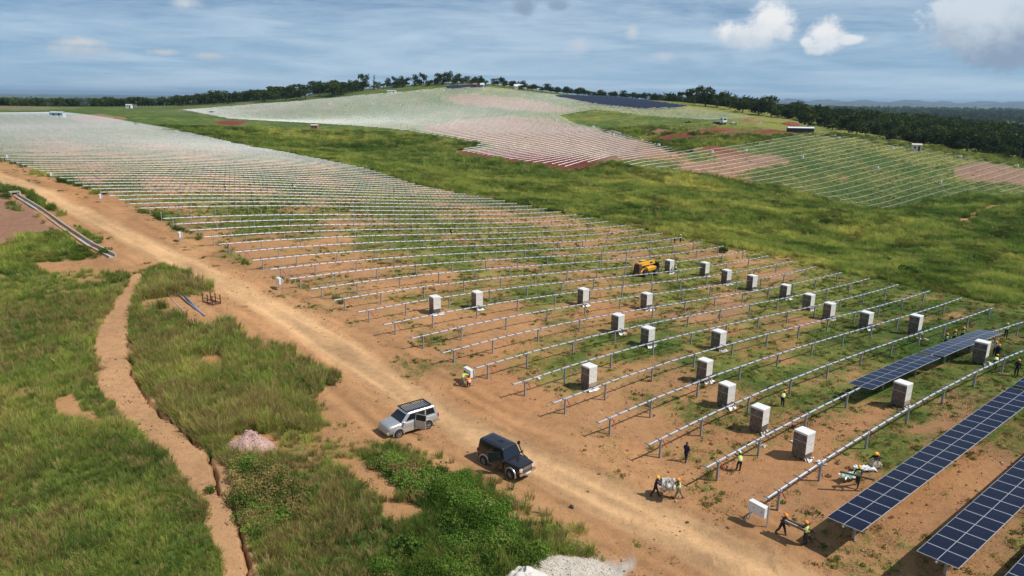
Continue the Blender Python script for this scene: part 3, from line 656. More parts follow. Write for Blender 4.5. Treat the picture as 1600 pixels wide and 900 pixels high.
CABPX = {15: (437, 452), 22: (282, 378), 29: (158, 316), 36: (81, 280), 43: (12, 251)}
for k, du, lab in CABS:
    if k in CABPX: g = ground(*CABPX[k])[0]
    else:
        p = pos(k, interp(LU, k) + du); g = (p[0], p[1], gz(k, interp(LU, k) + du))
    if first: cab.location = g; cab.rotation_euler = (0, 0, RANG); cab['label'] = lab; cab['group'] = 'white cabinets at row ends'; first = False
    else: copy_tree(cab, g, RANG, lab)
# ---------------------------------------------------------------- far fields on the opposite slope
F1 = REG['field1']
F2 = REG['field2']
PB = region([(860, 151), (960, 153), (1085, 170), (1000, 172), (930, 165)], 3)
PB2 = region([(690, 137), (752, 133), (762, 137), (700, 141)], 3)
def spans(poly, k, step=2.):
    a = np.arange(-700, 900, step); P = a[:, None] * D + nrow(k) * N; m = inside(poly, P[:, 0], P[:, 1]); out = []; s = None
    for i, f in enumerate(m):
        if f and s is None: s = a[i]
        if not f and s is not None:
            if a[i] - s > 12: out.append((s, a[i]))
            s = None
    return out
def far_row(k, a, b, label, group, post=1, name='tracker_row'):
    us = np.linspace(a, b, max(3, int((b - a) / 10))); P = us[:, None] * D + nrow(k) * N; z = H0(P[:, 0], P[:, 1]) + TUBE
    o = (P[0, 0], P[0, 1], z[0] - TUBE); m = MB()
    m.tube([(x - o[0], y - o[1], h - o[2]) for (x, y), h in zip(P, z)], .055, 5)
    for u in np.arange(a + 2, b, 6.5):
        p = u * D + nrow(k) * N; h = float(np.interp(u, us, z)); m.box((p[0] - o[0], p[1] - o[1], h - o[2] - .75), (.12, .12, 1.6), 1)
    ob = m.obj(name, [MATS['galvanised'], MATS['galvanised_dull']], None, loc=o); tag(ob, label, 'tracker row', group); return ob
def panel_far(k, a, b, label, group):
    us = np.linspace(a, b, max(3, int((b - a) / 10))); P = us[:, None] * D + nrow(k) * N; z = H0(P[:, 0], P[:, 1]) + TUBE + .1; o = (P[0, 0], P[0, 1], z[0] - TUBE); m = MB()
    rings = []
    for (x, y), h in zip(P, z): rings.append([(x + N[0] * s * 1.0 - o[0], y + N[1] * s * 1.0 - o[1], h + s * .42 - o[2] + e) for s, e in ((-1, -.03), (1, -.03), (1, .03), (-1, .03))])
    m.loft(rings); 
    for u in np.arange(a + 2, b, 6.5):
        p = u * D + nrow(k) * N; h = float(np.interp(u, us, z)); m.box((p[0] - o[0], p[1] - o[1], h - o[2] - .85), (.12, .12, 1.5), 1)
    ob = m.obj('solar_panel_row', [MATS['panel_glass'], MATS['galvanised_dull']], None, loc=o); tag(ob, label, 'solar panels', group)
n1 = 0
for k in range(15, 150):
    for a, b in spans(F1, k):
        n1 += 1
        lab = ('pale tracker row on the far right slope, %s up from its lower edge' % ordinal(n1)) if n1 <= 24 else 'thin tracker row high on the far right slope below the building site'
        far_row(k, a, b, lab, 'tracker rows on the far right slope')
n2 = 0
for k in range(40, 190):
    for a, b in spans(F2, k):
        inpb = [s for s in spans(PB, k) + spans(PB2, k)]
        cut = [(a, b)]
        for (c, d) in inpb:
            cut = [q for (e, f) in cut for q in ((e, min(f, c)), (max(e, d), f)) if q[1] - q[0] > 8]
        for (e, f) in cut:
            n2 += 1; far_row(k, e, f, 'thin bare tracker row among many covering the far hill side', 'tracker rows on the far hill')
for k in range(60, 200):
    for poly in (PB, PB2):
        for a, b in spans(poly, k): panel_far(k, a, b, 'dark blue panel row in the block near the far hill top', 'dark panel rows near the hill top')
print('ROWS', n1, n2, len(SC.objects))
# ---------------------------------------------------------------- growth
def leaf_material(name, hue=None, rough=.7, trans=.3):
    m = bpy.data.materials.new(name); m.use_nodes = True; t = NT(m.node_tree); m.node_tree.nodes.clear()
    if hue is None:
        a = t.n('ShaderNodeAttribute', attribute_name='tint', attribute_type='INSTANCER'); c = a.outputs['Color']
    else:
        oi = t.n('ShaderNodeObjectInfo'); tc = t.n('ShaderNodeTexCoord'); nz = t.noise(tc.outputs['Object'], .9, 3.)
        c = t.mix(t.step(nz, .3, .7), hue[0], hue[1]); c = t.mix(1., c, t.mix(oi.outputs['Random'], (.78, .8, .8), (1.22, 1.2, 1.1)), 'MULTIPLY')
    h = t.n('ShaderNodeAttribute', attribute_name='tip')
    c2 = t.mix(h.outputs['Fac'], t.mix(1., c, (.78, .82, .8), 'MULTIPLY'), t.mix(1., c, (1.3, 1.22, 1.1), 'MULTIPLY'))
    d = t.n('ShaderNodeBsdfDiffuse'); tr = t.n('ShaderNodeBsdfTranslucent'); mx = t.n('ShaderNodeMixShader'); mx.inputs[0].default_value = trans
    t.L.new(c2, d.inputs[0]); t.L.new(c2, tr.inputs[0]); t.L.new(d.outputs[0], mx.inputs[1]); t.L.new(tr.outputs[0], mx.inputs[2])
    o = t.n('ShaderNodeOutputMaterial'); t.L.new(mx.outputs[0], o.inputs[0]); MATS[name] = m; return m
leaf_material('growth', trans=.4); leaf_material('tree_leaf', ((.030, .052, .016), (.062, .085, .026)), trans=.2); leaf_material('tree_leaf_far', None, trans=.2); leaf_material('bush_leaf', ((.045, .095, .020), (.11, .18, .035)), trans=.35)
mat('bark', (.13, .10, .075), .9, noise=.3)
R1 = random.Random(3)
def tuft(n, h, spread, lean, w):
    V = []; Fc = []; T = []
    for i in range(n):
        a = R1.uniform(0, 6.283); r = spread * math.sqrt(R1.random()); x, y = r * math.cos(a), r * math.sin(a)
        hh = h * R1.uniform(.55, 1.1); b = a + R1.uniform(-.9, .9); l = lean * hh * R1.uniform(.3, 1.2); dx, dy = math.cos(b) * l, math.sin(b) * l
        c = R1.uniform(0, 6.283); wx, wy = w * math.cos(c), w * math.sin(c); k = len(V)
        V += [(x - wx, y - wy, -.05), (x + wx, y + wy, -.05), (x + dx * .35 + wx * .8, y + dy * .35 + wy * .8, hh * .6), (x + dx * .35 - wx * .8, y + dy * .35 - wy * .8, hh * .6), (x + dx, y + dy, hh)]
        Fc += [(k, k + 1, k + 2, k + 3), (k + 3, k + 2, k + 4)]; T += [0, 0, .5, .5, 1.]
    return V, Fc, T
def leafball(n, rx, rz, s, lobes=5, floor=.0):
    V = []; Fc = []; T = []; L = [(R1.gauss(0, rx * .45), R1.gauss(0, rx * .45), rz * R1.uniform(.5, 1.25), R1.uniform(.45, .8)) for _ in range(lobes)]
    for i in range(n):
        lx, ly, lz, lr = L[i % lobes]; d = Vector((R1.gauss(0, 1), R1.gauss(0, 1), R1.gauss(0, 1))).normalized() * (R1.uniform(.5, 1.) ** .5)
        p = Vector((lx + d.x * rx * lr, ly + d.y * rx * lr, max(floor, lz + d.z * rz * lr))); q = Euler((R1.uniform(0, 6.3), R1.uniform(0, 6.3), R1.uniform(0, 6.3))).to_matrix(); k = len(V); ss = s * R1.uniform(.6, 1.3)
        for v in ((-.5, -.28, 0), (.1, -.4, .12), (.6, 0, 0), (0, .42, .14)): V.append(tuple(p + q @ (Vector(v) * ss)))
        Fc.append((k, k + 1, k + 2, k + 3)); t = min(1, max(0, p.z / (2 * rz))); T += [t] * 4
    return V, Fc, T
def scatter(name, temps, P, scl, pick, tint, material, kind='stuff'):
    """one object whose geometry nodes stand copies of its own template tufts on its own loose points"""
    V = []; Fc = []; tid = []; tip = []
    for i, (v, f, t) in enumerate(temps):
        b = len(V); V += v; Fc += [tuple(q + b for q in x) for x in f]; tid += [i] * len(v); tip += t
    n0 = len(V); n = len(P); me = bpy.data.meshes.new(name); me.from_pydata(V, [], Fc)
    me.vertices.add(n); co = np.empty((n0 + n, 3), np.float32); co[:n0] = V; co[n0:] = P; me.vertices.foreach_set('co', co.ravel())
    def att(nm, typ, key, arr): me.attributes.new(nm, typ, 'POINT').data.foreach_set(key, arr)
    att('tid', 'INT', 'value', np.concatenate([tid, np.full(n, -1)]).astype(np.int32))
    att('pick', 'INT', 'value', np.concatenate([np.full(n0, -1), pick]).astype(np.int32))
    att('scl', 'FLOAT', 'value', np.concatenate([np.ones(n0), scl]).astype(np.float32))
    att('rz', 'FLOAT', 'value', np.concatenate([np.zeros(n0), RNG.uniform(0, 6.283, n)]).astype(np.float32))
    att('tip', 'FLOAT', 'value', np.concatenate([tip, np.zeros(n)]).astype(np.float32))
    tc = np.ones((n0 + n, 4), np.float32); tc[n0:, :3] = tint; att('tint', 'FLOAT_COLOR', 'color', tc.ravel())
    me.materials.append(material); o = link(name, me, kind=kind)
    g = bpy.data.node_groups.new(name, 'GeometryNodeTree'); g.interface.new_socket('Geometry', in_out='INPUT', socket_type='NodeSocketGeometry'); g.interface.new_socket('Geometry', in_out='OUTPUT', socket_type='NodeSocketGeometry')
    N_ = g.nodes.new; L = g.links.new; gi = N_('NodeGroupInput'); go = N_('NodeGroupOutput')
    def named(nm, ty):
        x = N_('GeometryNodeInputNamedAttribute'); x.data_type = ty; x.inputs[0].default_value = nm; return x.outputs[0]
    def eq(a, v):
        c = N_('FunctionNodeCompare'); c.data_type = 'INT'; c.operation = 'EQUAL'; L(a, c.inputs[2]); c.inputs[3].default_value = v; return c.outputs[0]
    def sep(v):
        s_ = N_('GeometryNodeSeparateGeometry'); s_.domain = 'POINT'; L(gi.outputs[0], s_.inputs[0]); L(eq(named('tid', 'INT'), v), s_.inputs[1]); return s_.outputs[0]
    pts = sep(-1); rv = N_('ShaderNodeCombineXYZ'); L(named('rz', 'FLOAT'), rv.inputs[2]); e2r = N_('FunctionNodeEulerToRotation'); L(rv.outputs[0], e2r.inputs[0])
    jn = N_('GeometryNodeJoinGeometry')
    for i in range(len(temps)):
        ip = N_('GeometryNodeInstanceOnPoints'); L(pts, ip.inputs['Points']); L(eq(named('pick', 'INT'), i), ip.inputs['Selection']); L(sep(i), ip.inputs['Instance'])
        L(e2r.outputs[0], ip.inputs['Rotation']); L(named('scl', 'FLOAT'), ip.inputs['Scale']); L(ip.outputs[0], jn.inputs[0])
    L(jn.outputs[0], go.inputs[0]); md = o.modifiers.new('scatter', 'NODES'); md.node_group = g; return o
C_DARK, C_MID, C_YEL, C_STRAW, C_LUSH = map(np.array, ((.080, .132, .030), (.205, .255, .060), (.385, .37, .105), (.45, .36, .17), (.085, .19, .028)))
def tint_of(yel, x, y, n):
    t = np.clip(yel + (fbm(x, y, 5, 3, 91) - .5) * 1.1 + (fbm(x, y, 24, 3, 93) - .5) * np.where(np.hypot(x, y) > 110, 1.5, .4) + RNG.normal(0, .13, n), 0, 1.25)[:, None]
    c = np.where(t < .5, C_DARK + (C_MID - C_DARK) * t * 2, C_MID + (C_YEL - C_MID) * (t - .5) * 2)
    s = (RNG.random(n) < .05 + .12 * np.clip(yel - .3, 0, 1))[:, None]; c = np.where(s, C_STRAW * .8, c)
    return c * RNG.uniform(.9, 1.45, (n, 1)) * np.where((np.hypot(x, y) > 110)[:, None], np.array([[1.06, 1.13, 1.0]]), 1.)
def build_growth():
    temps = [tuft(44, .95, .32, .45, .016), tuft(38, .75, .42, .7, .017), tuft(50, 1.1, .28, .35, .015), leafball(300, .42, .40, .085, 6), leafball(340, .5, .36, .075, 8), tuft(26, .17, .30, .8, .014), tuft(20, .11, .36, 1., .016), leafball(40, .3, .10, .10, 4)]
    n = 320000; r0, r1, p = 19., 470., 1.45       # density falls off as r^-p past 45 m
    rs = np.geomspace(r0, r1, 400); pdf = rs * np.where(rs < 45, 1., (rs / 45) ** -p); cdf = np.cumsum(pdf * np.gradient(rs)); cdf /= cdf[-1]
    r = np.interp(RNG.random(n), cdf, rs); a = np.radians(RNG.uniform(-43, 43, n)); x = r * np.sin(a); y = r * np.cos(a)
    cv = cover(x, y); I = cv['I']; z = Hd(x, y, cv)
    arr = cv['arr']; dirt = I['dirt'] | arr | I['field1'] | I['field2'] | I['site']
    tall = I['tallA'] | I['lowB']
    pr = cv['veg'] + (RNG.random(n) - .5) * np.where(dirt, .9, .6); keep = pr > .52
    keep &= ~((cv['crack'] < .25) & (r < 90)); keep &= ~(cv['path'] & (r < 120)); keep &= cv['road'] < .35
    keep &= ~((I['dirt'] | arr) & (RNG.random(n) > .62))
    # bare breathing spaces inside the growth
    keep &= ~((fbm(x, y, 3.1, 3, 95) < .40) & (RNG.random(n) < .6) & (r < 120))
    x, y, z, r = x[keep], y[keep], z[keep], r[keep]; n = len(x); I = {k: v[keep] for k, v in I.items()}; yel = cv['yel'][keep]; veg = cv['veg'][keep]; dirt = dirt[keep]
    pick = RNG.choice([0, 1, 1, 2], n); scl = RNG.uniform(.5, .85, n)
    hgt = fbm(x, y, 7, 3, 97); shr = fbm(x, y, 5.5, 3, 99)
    scl *= .45 + 1.1 * hgt
    A = I['tallA']; scl = np.where(A, RNG.uniform(.8, 1.3, n) * (.6 + .9 * hgt), scl)
    B = I['lowB']; pick = np.where(B & (shr > .545), RNG.choice([3, 4, 4], n), pick); scl = np.where(B & (shr > .545), RNG.uniform(.6, 1.5, n) * (.35 + 1.1 * hgt), scl)
    left = (x < -12) & (r < 90) & ~A & ~B & ~dirt; pick = np.where(left & ((shr > .68) & (RNG.random(n) < .4)), 4, pick)
    valley = (r > 110) & ~dirt; sc2 = np.clip(r / 110, 1, 3.2) ** .8
    pick = np.where(valley & (shr > .53), RNG.choice([3, 4], n), pick); scl = np.where(valley, scl * sc2 * 1.25, scl)
    low = dirt; pick = np.where(low, RNG.choice([5, 6, 6, 7], n), pick); scl = np.where(low, RNG.uniform(.6, 1.3, n) * np.clip(r / 70, 1, 2.2) ** .6, scl)
    tint = tint_of(yel, x, y, n)
    tint = np.where(low[:, None], tint * np.array([.80, .78, .85]), tint); dry = low & (RNG.random(n) < np.where(veg < .7, .5, .22)); tint = np.where(dry[:, None], np.array([.26, .175, .085]) * RNG.uniform(.6, 1.3, (n, 1)), tint)
    lush = (B & (shr > .545)) | (low & (RNG.random(n) < .3) & (r < 130)); lv = sstep(fbm(x, y, 2.6, 3, 131), .34, .66)[:, None]; tint = np.where(lush[:, None], tint * (.15 + .5 * lv) + C_LUSH * (.45 + .3 * lv), tint)
    P = np.stack([x, y, z - .03], -1)
    lf_ = (x < -6) & (r < 100) & ~low; dr2 = lf_ & (RNG.random(n) < np.clip(fbm(x, y, 6, 3, 141) * 1.5 - .42, .04, .6)); tint = np.where(dr2[:, None], np.array([.34, .275, .115]) * RNG.uniform(.7, 1.25, (n, 1)), np.where(lf_[:, None], tint * 1.12, tint)); far_dark = (np.hypot(x, y) > 110) & ((pick == 3) | (pick == 4)); tint = np.where(far_dark[:, None], tint * .62, tint)
    for nm, sel in (('grass', ~low & (pick < 3)), ('scrub', (pick == 3) | (pick == 4)), ('short_grass', low & ((pick >= 5)))):
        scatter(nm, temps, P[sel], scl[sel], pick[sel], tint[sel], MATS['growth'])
    print('GROWTH', n)
build_growth()
# ---------------------------------------------------------------- trees
def crown_geo(seed, w, h, kind='round'):
    q = random.Random(seed); V = []; Fc = []; T = []
    lobes = []
    nl = 9 if kind == 'round' else 7
    for i in range(nl):
        a = q.uniform(0, 6.283); rr = w * .33 * math.sqrt(q.random()); zz = q.uniform(.30, .86) * h
        if kind == 'flat': zz = q.uniform(.68, .86) * h; rr = w * .42 * math.sqrt(q.random())
        if kind == 'tall': rr = w * .12; zz = h * (.25 + .65 * i / nl)
        lobes.append((rr * math.cos(a), rr * math.sin(a), zz, w * q.uniform(.17, .27) * (1.2 - .9 * i / nl if kind == 'tall' else 1)))
    for i in range(430):
        lx, ly, lz, lr = lobes[i % nl]; d = Vector((q.gauss(0, 1), q.gauss(0, 1), q.gauss(0, 1))).normalized() * (q.uniform(.35, 1.08))
        p = Vector((lx + d.x * lr, ly + d.y * lr, lz + d.z * lr * (.8 if kind != 'flat' else .45))); m = Euler((q.uniform(0, 6.3), q.uniform(0, 6.3), q.uniform(0, 6.3))).to_matrix(); k = len(V); s = w * .085 * q.uniform(.6, 1.3)
        for v in ((-.5, -.4, 0), (.15, -.5, .15), (.6, .1, 0), (-.1, .5, .15)): V.append(tuple(p + m @ (Vector(v) * s)))
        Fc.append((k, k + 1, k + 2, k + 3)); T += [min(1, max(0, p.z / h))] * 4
    return V, Fc, T, lobes
def tree_meshes(seed, w, h, kind):
    V, Fc, T, lobes = crown_geo(seed, w, h, kind); me = newmesh('crown', V, Fc, MATS['tree_leaf'])
    me.attributes.new('tip', 'FLOAT', 'POINT').data.foreach_set('value', np.array(T, np.float32))
    m = MB(); m.tube([(0, 0, -.5), (.05 * w * .2, 0, h * .2), (.0, .02 * w, h * .48)], [w * .045, w * .034, w * .024], 7)
    for l in lobes[:5]: m.tube([(0, .01 * w, h * .34), (l[0] * .6, l[1] * .6, h * .34 + (l[2] - h * .34) * .6), l[:3]], [w * .02, w * .012, w * .006], 5)
    return me, m.mesh('trunk', MATS['bark'])
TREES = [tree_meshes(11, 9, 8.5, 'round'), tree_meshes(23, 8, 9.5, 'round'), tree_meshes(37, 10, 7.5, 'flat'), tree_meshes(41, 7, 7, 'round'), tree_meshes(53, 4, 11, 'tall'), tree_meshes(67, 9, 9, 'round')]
TH = [8.5, 9.5, 7.5, 7, 11, 9]
def tree_at(x, y, h, kind, label, group, name='tree', wide=1.):
    c, t = TREES[kind]; s = h / TH[kind]; z = float(H0(np.array([x]), np.array([y]))[0])
    r = thing(name, label, 'tree', (x, y, z), R1.uniform(0, 6.28), group); r.scale = (s * wide, s * wide, s)
    link('crown', c, r); link('trunk', t, r); return r
def ptz(px, zc): u = (px - 800) / F; return u * zc, zc * (cp + 0 * sp) + 0.
def at_crest(px, zc): x = (px - 800) / F * zc; return x, zc / 1.0
HILLT = [(553, 785, 10, 9, 0), (572, 785, 13, 12, 5), (590, 790, 14, 4, 4), (612, 790, 9, 7, 3), (622, 790, 10, 7, 1), (636, 795, 9, 10, 0), (654, 800, 10, 8, 3), (664, 800, 11, 8, 1), (684, 800, 9, 9, 5), (693, 800, 10, 8, 1), (701, 800, 11, 9, 0), (715, 800, 9, 9, 3),
         (729, 800, 3.5, 3, 3), (738, 800, 4.5, 4, 1), (747, 800, 7, 9, 0), (737, 785, 5, 10, 3), (757, 780, 4.5, 4, 1), (771, 790, 5, 6, 3), (783, 790, 8.5, 7, 1), (796, 790, 6, 9, 3), (811, 790, 7, 9, 0), (826, 785, 5.5, 9, 3), (848, 780, 6.5, 9, 5), (866, 775, 5, 8, 3), (880, 770, 6.5, 10, 0), (895, 765, 5.5, 9, 3), (912, 760, 5, 8, 1), (930, 750, 5, 9, 3), (948, 745, 4.5, 8, 0), (966, 735, 4.5, 9, 3), (985, 720, 4, 8, 1),
         (1023, 690, 5, 6, 3), (1054, 680, 8, 6, 2), (1044, 675, 5.5, 10, 0), (1066, 660, 6, 7, 1)]
for i, (px, zc, h, w, kd) in enumerate(HILLT):
    x, y = at_crest(px, zc); h *= 1.3; w *= 1.45
    lab = 'tall narrow dark conifer left of the hill top' if kd == 4 else ('dark rounded tree on the crest of the far hill' if h > 6 else 'small dark tree on the crest of the far hill')
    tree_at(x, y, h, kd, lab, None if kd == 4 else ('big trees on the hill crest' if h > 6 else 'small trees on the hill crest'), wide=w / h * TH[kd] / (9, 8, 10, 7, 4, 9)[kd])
q = random.Random(5)
for i in range(44):
    px = 540 + 215 * (i / 43) + q.uniform(-5, 5); x, y = at_crest(px, q.uniform(775, 815)); tree_at(x, y, q.uniform(4, 8.5), q.choice([0, 1, 3, 5, 5]), 'dark bushy tree in the clumps on the crest of the far hill', 'bushy trees in the crest clumps', wide=1.5)
for i in range(46):
    px = 772 + 235 * (i / 45) + q.uniform(-4, 4); x, y = at_crest(px, np.interp(px, [772, 900, 1007], [795, 775, 715]) + q.uniform(-25, 20)); tree_at(x, y, q.uniform(4.5, 8), q.choice([0, 1, 3, 5]), 'small dark tree in the belt right of the hill top', 'trees of the belt right of the hill top', wide=1.5)
for i in range(120):        # dark belt behind the left end of the hill field
    f = (i / 119) ** .72; px = -20 + 590 * f + q.uniform(-8, 8); zc = q.uniform(720, 850) if f < .6 else q.uniform(725, 845)
    x, y = at_crest(px, zc); tree_at(x, y, q.uniform(7.5, 11.5) * (1.25 if .55 < f < .97 else 1), q.choice([0, 1, 2, 3, 5, 5]), 'dark tree in the belt along the far left horizon', 'trees of the left belt', wide=1.45)
EDGE = [(1085, 163, 11), (1102, 166, 9), (1120, 168, 9), (1140, 172, 8), (1160, 176, 8), (1185, 180, 8), (1205, 183, 9), (1230, 186, 8), (1255, 190, 8), (1262, 200, 6), (1285, 196, 8), (1300, 204, 7), (1325, 204, 8), (1338, 212, 7.5), (1352, 212, 7), (1375, 214, 6.5), (1390, 222, 7), (1405, 222, 8), (1425, 220, 7.5), (1445, 224, 7), (1470, 230, 8.5), (1490, 232, 8), (1510, 236, 7.5), (1535, 240, 8.5), (1552, 240, 8), (1575, 252, 9), (1592, 250, 9), (1612, 250, 9), (1560, 226, 9), (1520, 222, 9), (1480, 214, 9), (1440, 208, 9), (1400, 206, 9), (1360, 200, 8), (1320, 194, 8), (1285, 184, 8), (1240, 178, 8), (1590, 230, 9)]
eg = ground([e[0] for e in EDGE], [e[1] for e in EDGE])
for (px, py, h), g in zip(EDGE, eg):
    h *= q.uniform(.95, 1.75)
    tree_at(g[0], g[1], h, q.choice([0, 1, 3, 5, 5, 0]), 'dark bushy tree at the near edge of the wood on the right', 'trees at the edge of the right wood', wide=q.uniform(1.15, 1.45))
def build_forest():
    temps = [crown_geo(101 + i, 9, 8.5, 'round')[:3] for i in range(4)]; FENCE = region([(1030, 150), (1090, 170), (1180, 186), (1250, 205), (1290, 207), (1400, 226), (1480, 240), (1560, 258), (1640, 268), (1700, 300), (1700, 340), (1900, 340)], 3)
    n = 34000; a = np.radians(RNG.uniform(-45, 46, n)); r = np.exp(RNG.uniform(math.log(480), math.log(7000), n)) 
    x = r * np.sin(a); y = r * np.cos(a); deg = np.degrees(a)
    # wood on the right begins past the fence line, elsewhere beyond the hill
    lim = np.interp(deg, [-45, -12, 0, 10, 14.5, 18, 22, 26, 30, 34, 46], [860, 900, 960, 900, 720, 610, 560, 500, 470, 430, 400])
    ok = (r > lim) & (RNG.random(n) < np.where(r < 900, 1.2, .9)) & (fbm(x, y, 60, 3, 111) > np.where(r < 1600, .40, .36))
    x, y, r = x[ok], y[ok], r[ok]; n = len(x); z = H0(x, y); s = RNG.uniform(.65, 1.6, n) * np.clip(r / 1500, 1, 2.2)
    t = np.array([(.026, .046, .015)]) + RNG.random((n, 1)) ** 3 * np.array([(.075, .085, .022)])
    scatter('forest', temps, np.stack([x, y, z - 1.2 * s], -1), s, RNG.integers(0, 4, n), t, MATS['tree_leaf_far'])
build_forest()
# single dark bushes in the grassy valley and by the vehicles
BUSH = [(1288, 352, 2.6, 'lone dark round bush in the middle of the green valley'), (783, 266, 2.6, 'dark bush at the tip of the red earth patch'), (1245, 338, 1.8, 'low bush left of the lone dark bush in the valley'), (1130, 455 - 60, 1.6, 'dark shrub beyond the ends of the tracker rows'),
        (1420, 430, 2.2, 'dark shrub on the valley slope behind the last tracker rows'), (1385, 410, 1.8, 'broad low shrub high on the near valley slope'), (330, 178, 3., 'dark bush below the left tip of the hill field'), (282, 201, 2.6, 'dark bush in the green between the two fields'),
        (706, 826, 1.5, 'dark leafy shrub in the thick growth at the bottom centre'), (640, 862, 1.4, 'bright green shrub left of the dark one at the bottom centre'), (686, 742, .9, 'low shrub below the silver car'), (612, 745, .8, 'small shrub beside a bare patch below the silver car'), (328, 770, .55, 'small green bush growing on the footpath'), (165, 396, 1.1, 'green bush at the lower end of the concrete drain'), (520, 600, .9, 'dark green shrub at the tip of the tall grass by the road'), (450, 575, .8, 'dark green shrub among the tall grass above the footpath'), (762, 895, 1.4, 'leafy shrub beside the white sand heap')]
bt = []
for i in range(3):
    V, Fc, T = leafball(560, .62, .45, .13, 10, .02); me = newmesh('foliage', V, Fc, MATS['bush_leaf']); me.attributes.new('tip', 'FLOAT', 'POINT').data.foreach_set('value', np.array(T, np.float32)); 
    m = MB()
    for k in range(6): m.tube([(0, 0, -.1), (R1.uniform(-.12, .12), R1.uniform(-.12, .12), .2), (R1.uniform(-.22, .22), R1.uniform(-.22, .22), .4)], [.03, .02, .01], 5)
    bt.append((me, m.mesh('stem', MATS['bark'])))
for i, ((px, py, s, lab), g) in enumerate(zip(BUSH, ground([b[0] for b in BUSH], [b[1] for b in BUSH]))):
    r = thing('bush', lab, 'bush', g, i * 1.3); r.scale = (s, s, s); link('foliage', bt[i % 3][0], r); link('stem', bt[i % 3][1], r)
# ---------------------------------------------------------------- fences
mat('fence_post', (.36, .34, .31), .8); mat('wire', (.3, .3, .3), .5, .6)
def fence(line, step, label, h=2.2):
    L = centre(line); P = [L[0]]
    d = np.r_[0, np.cumsum(np.hypot(*np.diff(L, axis=0).T))]; s = np.arange(0, d[-1], step); x = np.interp(s, d, L[:, 0]); y = np.interp(s, d, L[:, 1]); z = H0(x, y)
    root = thing('wire_fence', label, 'fence', (x[0], y[0], z[0]))
    pm = MB().box((0, 0, h / 2 - .2), (.16, .16, h + .4)).tube([(0, 0, h), (.18, .1, h + .35)], .07, 5).mesh('post', MATS['fence_post'])
    for a, b, c in zip(x, y, z): link('post', pm, root, (a - x[0], b - y[0], c - z[0]))
    m = MB()
    for hh in (.4, 1., 1.6, 2.1): m.tube([(a - x[0], b - y[0], c - z[0] + hh) for a, b, c in zip(x, y, z)], .012, 3)
    m.obj('wire', MATS['wire'], root)
fence([(-30, 163), (60, 164), (150, 166), (215, 168), (270, 169)], 4.2, 'long wire fence on pale posts before the dark belt at far left')
fence([(1290, 208), (1380, 224), (1440, 236), (1500, 246), (1560, 255), (1640, 268)], 6, 'wire fence on posts along the edge of the right wood')
fence([(815, 150), (880, 152), (960, 155), (1000, 160)], 5, 'wire fence behind the dark panel block near the hill top')
# ---------------------------------------------------------------- vehicles
mat('car_silver', (.50, .53, .54), .30, .5, .5, coat=.8); CARDUST = 1
mat('car_lower', (.50, .47, .40), .4, .3, .5, coat=.3); mat('car_black', (.006, .007, .011), .22, 0, .5, coat=.6)
mat('glass_dark', (.010, .013, .018), .06, 0, .6, coat=.5); mat('rubber', (.022, .022, .022), .85, noise=.3); mat('rim_metal', (.55, .55, .56), .35, .8); mat('chrome', (.7, .71, .72), .18, .95)
mat('trim_black', (.015, .015, .016), .6); mat('lamp_clear', (.65, .67, .68), .12, .2, coat=1.); mat('lamp_red', (.45, .02, .02), .2); mat('lamp_amber', (.75, .28, .03), .25)
mat('shade_and_seam_dark', (.008, .008, .009), .9); mat('seat_grey', (.28, .28, .29), .8); mat('plate_white', (.75, .75, .7), .5)  # near-black paints shade in wells, doorway and culvert; also colours door seams
mat('yellow_paint', (.78, .40, .025), .38, 0, .5, .12, 2., coat=.3); mat('white_paint', (.74, .75, .76), .4); mat('blue_paint', (.10, .22, .50), .5); mat('rust', (.095, .045, .028), .85, noise=.4, nscale=12)
def dusty(name, amount):
    m = MATS[name]; t = NT(m.node_tree); b = m.node_tree.nodes['Principled BSDF']; tc = t.n('ShaderNodeTexCoord'); g = t.n('ShaderNodeNewGeometry'); sp_ = t.n('ShaderNodeSeparateXYZ'); t.L.new(tc.outputs['Object'], sp_.inputs[0])
    nz = t.noise(tc.outputs['Object'], 4., 6., .65); f = t.math('MULTIPLY', t.math('MULTIPLY', t.step(t.math('ADD', sp_.outputs[2], t.math('MULTIPLY', nz, .7)), .75, 1.75, 1., .22), t.step(nz, .25, .7, .6, 1.)), amount)
    c = tuple(b.inputs['Base Color'].default_value)[:3]; t.L.new(t.mix(f, c, (.36, .22, .13)), b.inputs['Base Color']); t.L.new(t.math('ADD', t.math('MULTIPLY', f, .7), b.inputs['Roughness'].default_value), b.inputs['Roughness']); t.L.new(t.math('SUBTRACT', 1., f, clamp=True), b.inputs['Coat Weight'])
dusty('car_silver', .35); dusty('car_black', .10); dusty('car_lower', .4)
def rring(x0, x1, hw, z, r=.12, n=4):
    out = []
    for cx, cy, a0 in ((x1 - r, hw - r, 0), (x0 + r, hw - r, 90), (x0 + r, -hw + r, 180), (x1 - r, -hw + r, 270)):
        for i in range(n): a = rad(a0 + 90 * i / (n - 1)); out.append((cx + r * math.cos(a), cy + r * math.sin(a), z))
    return out
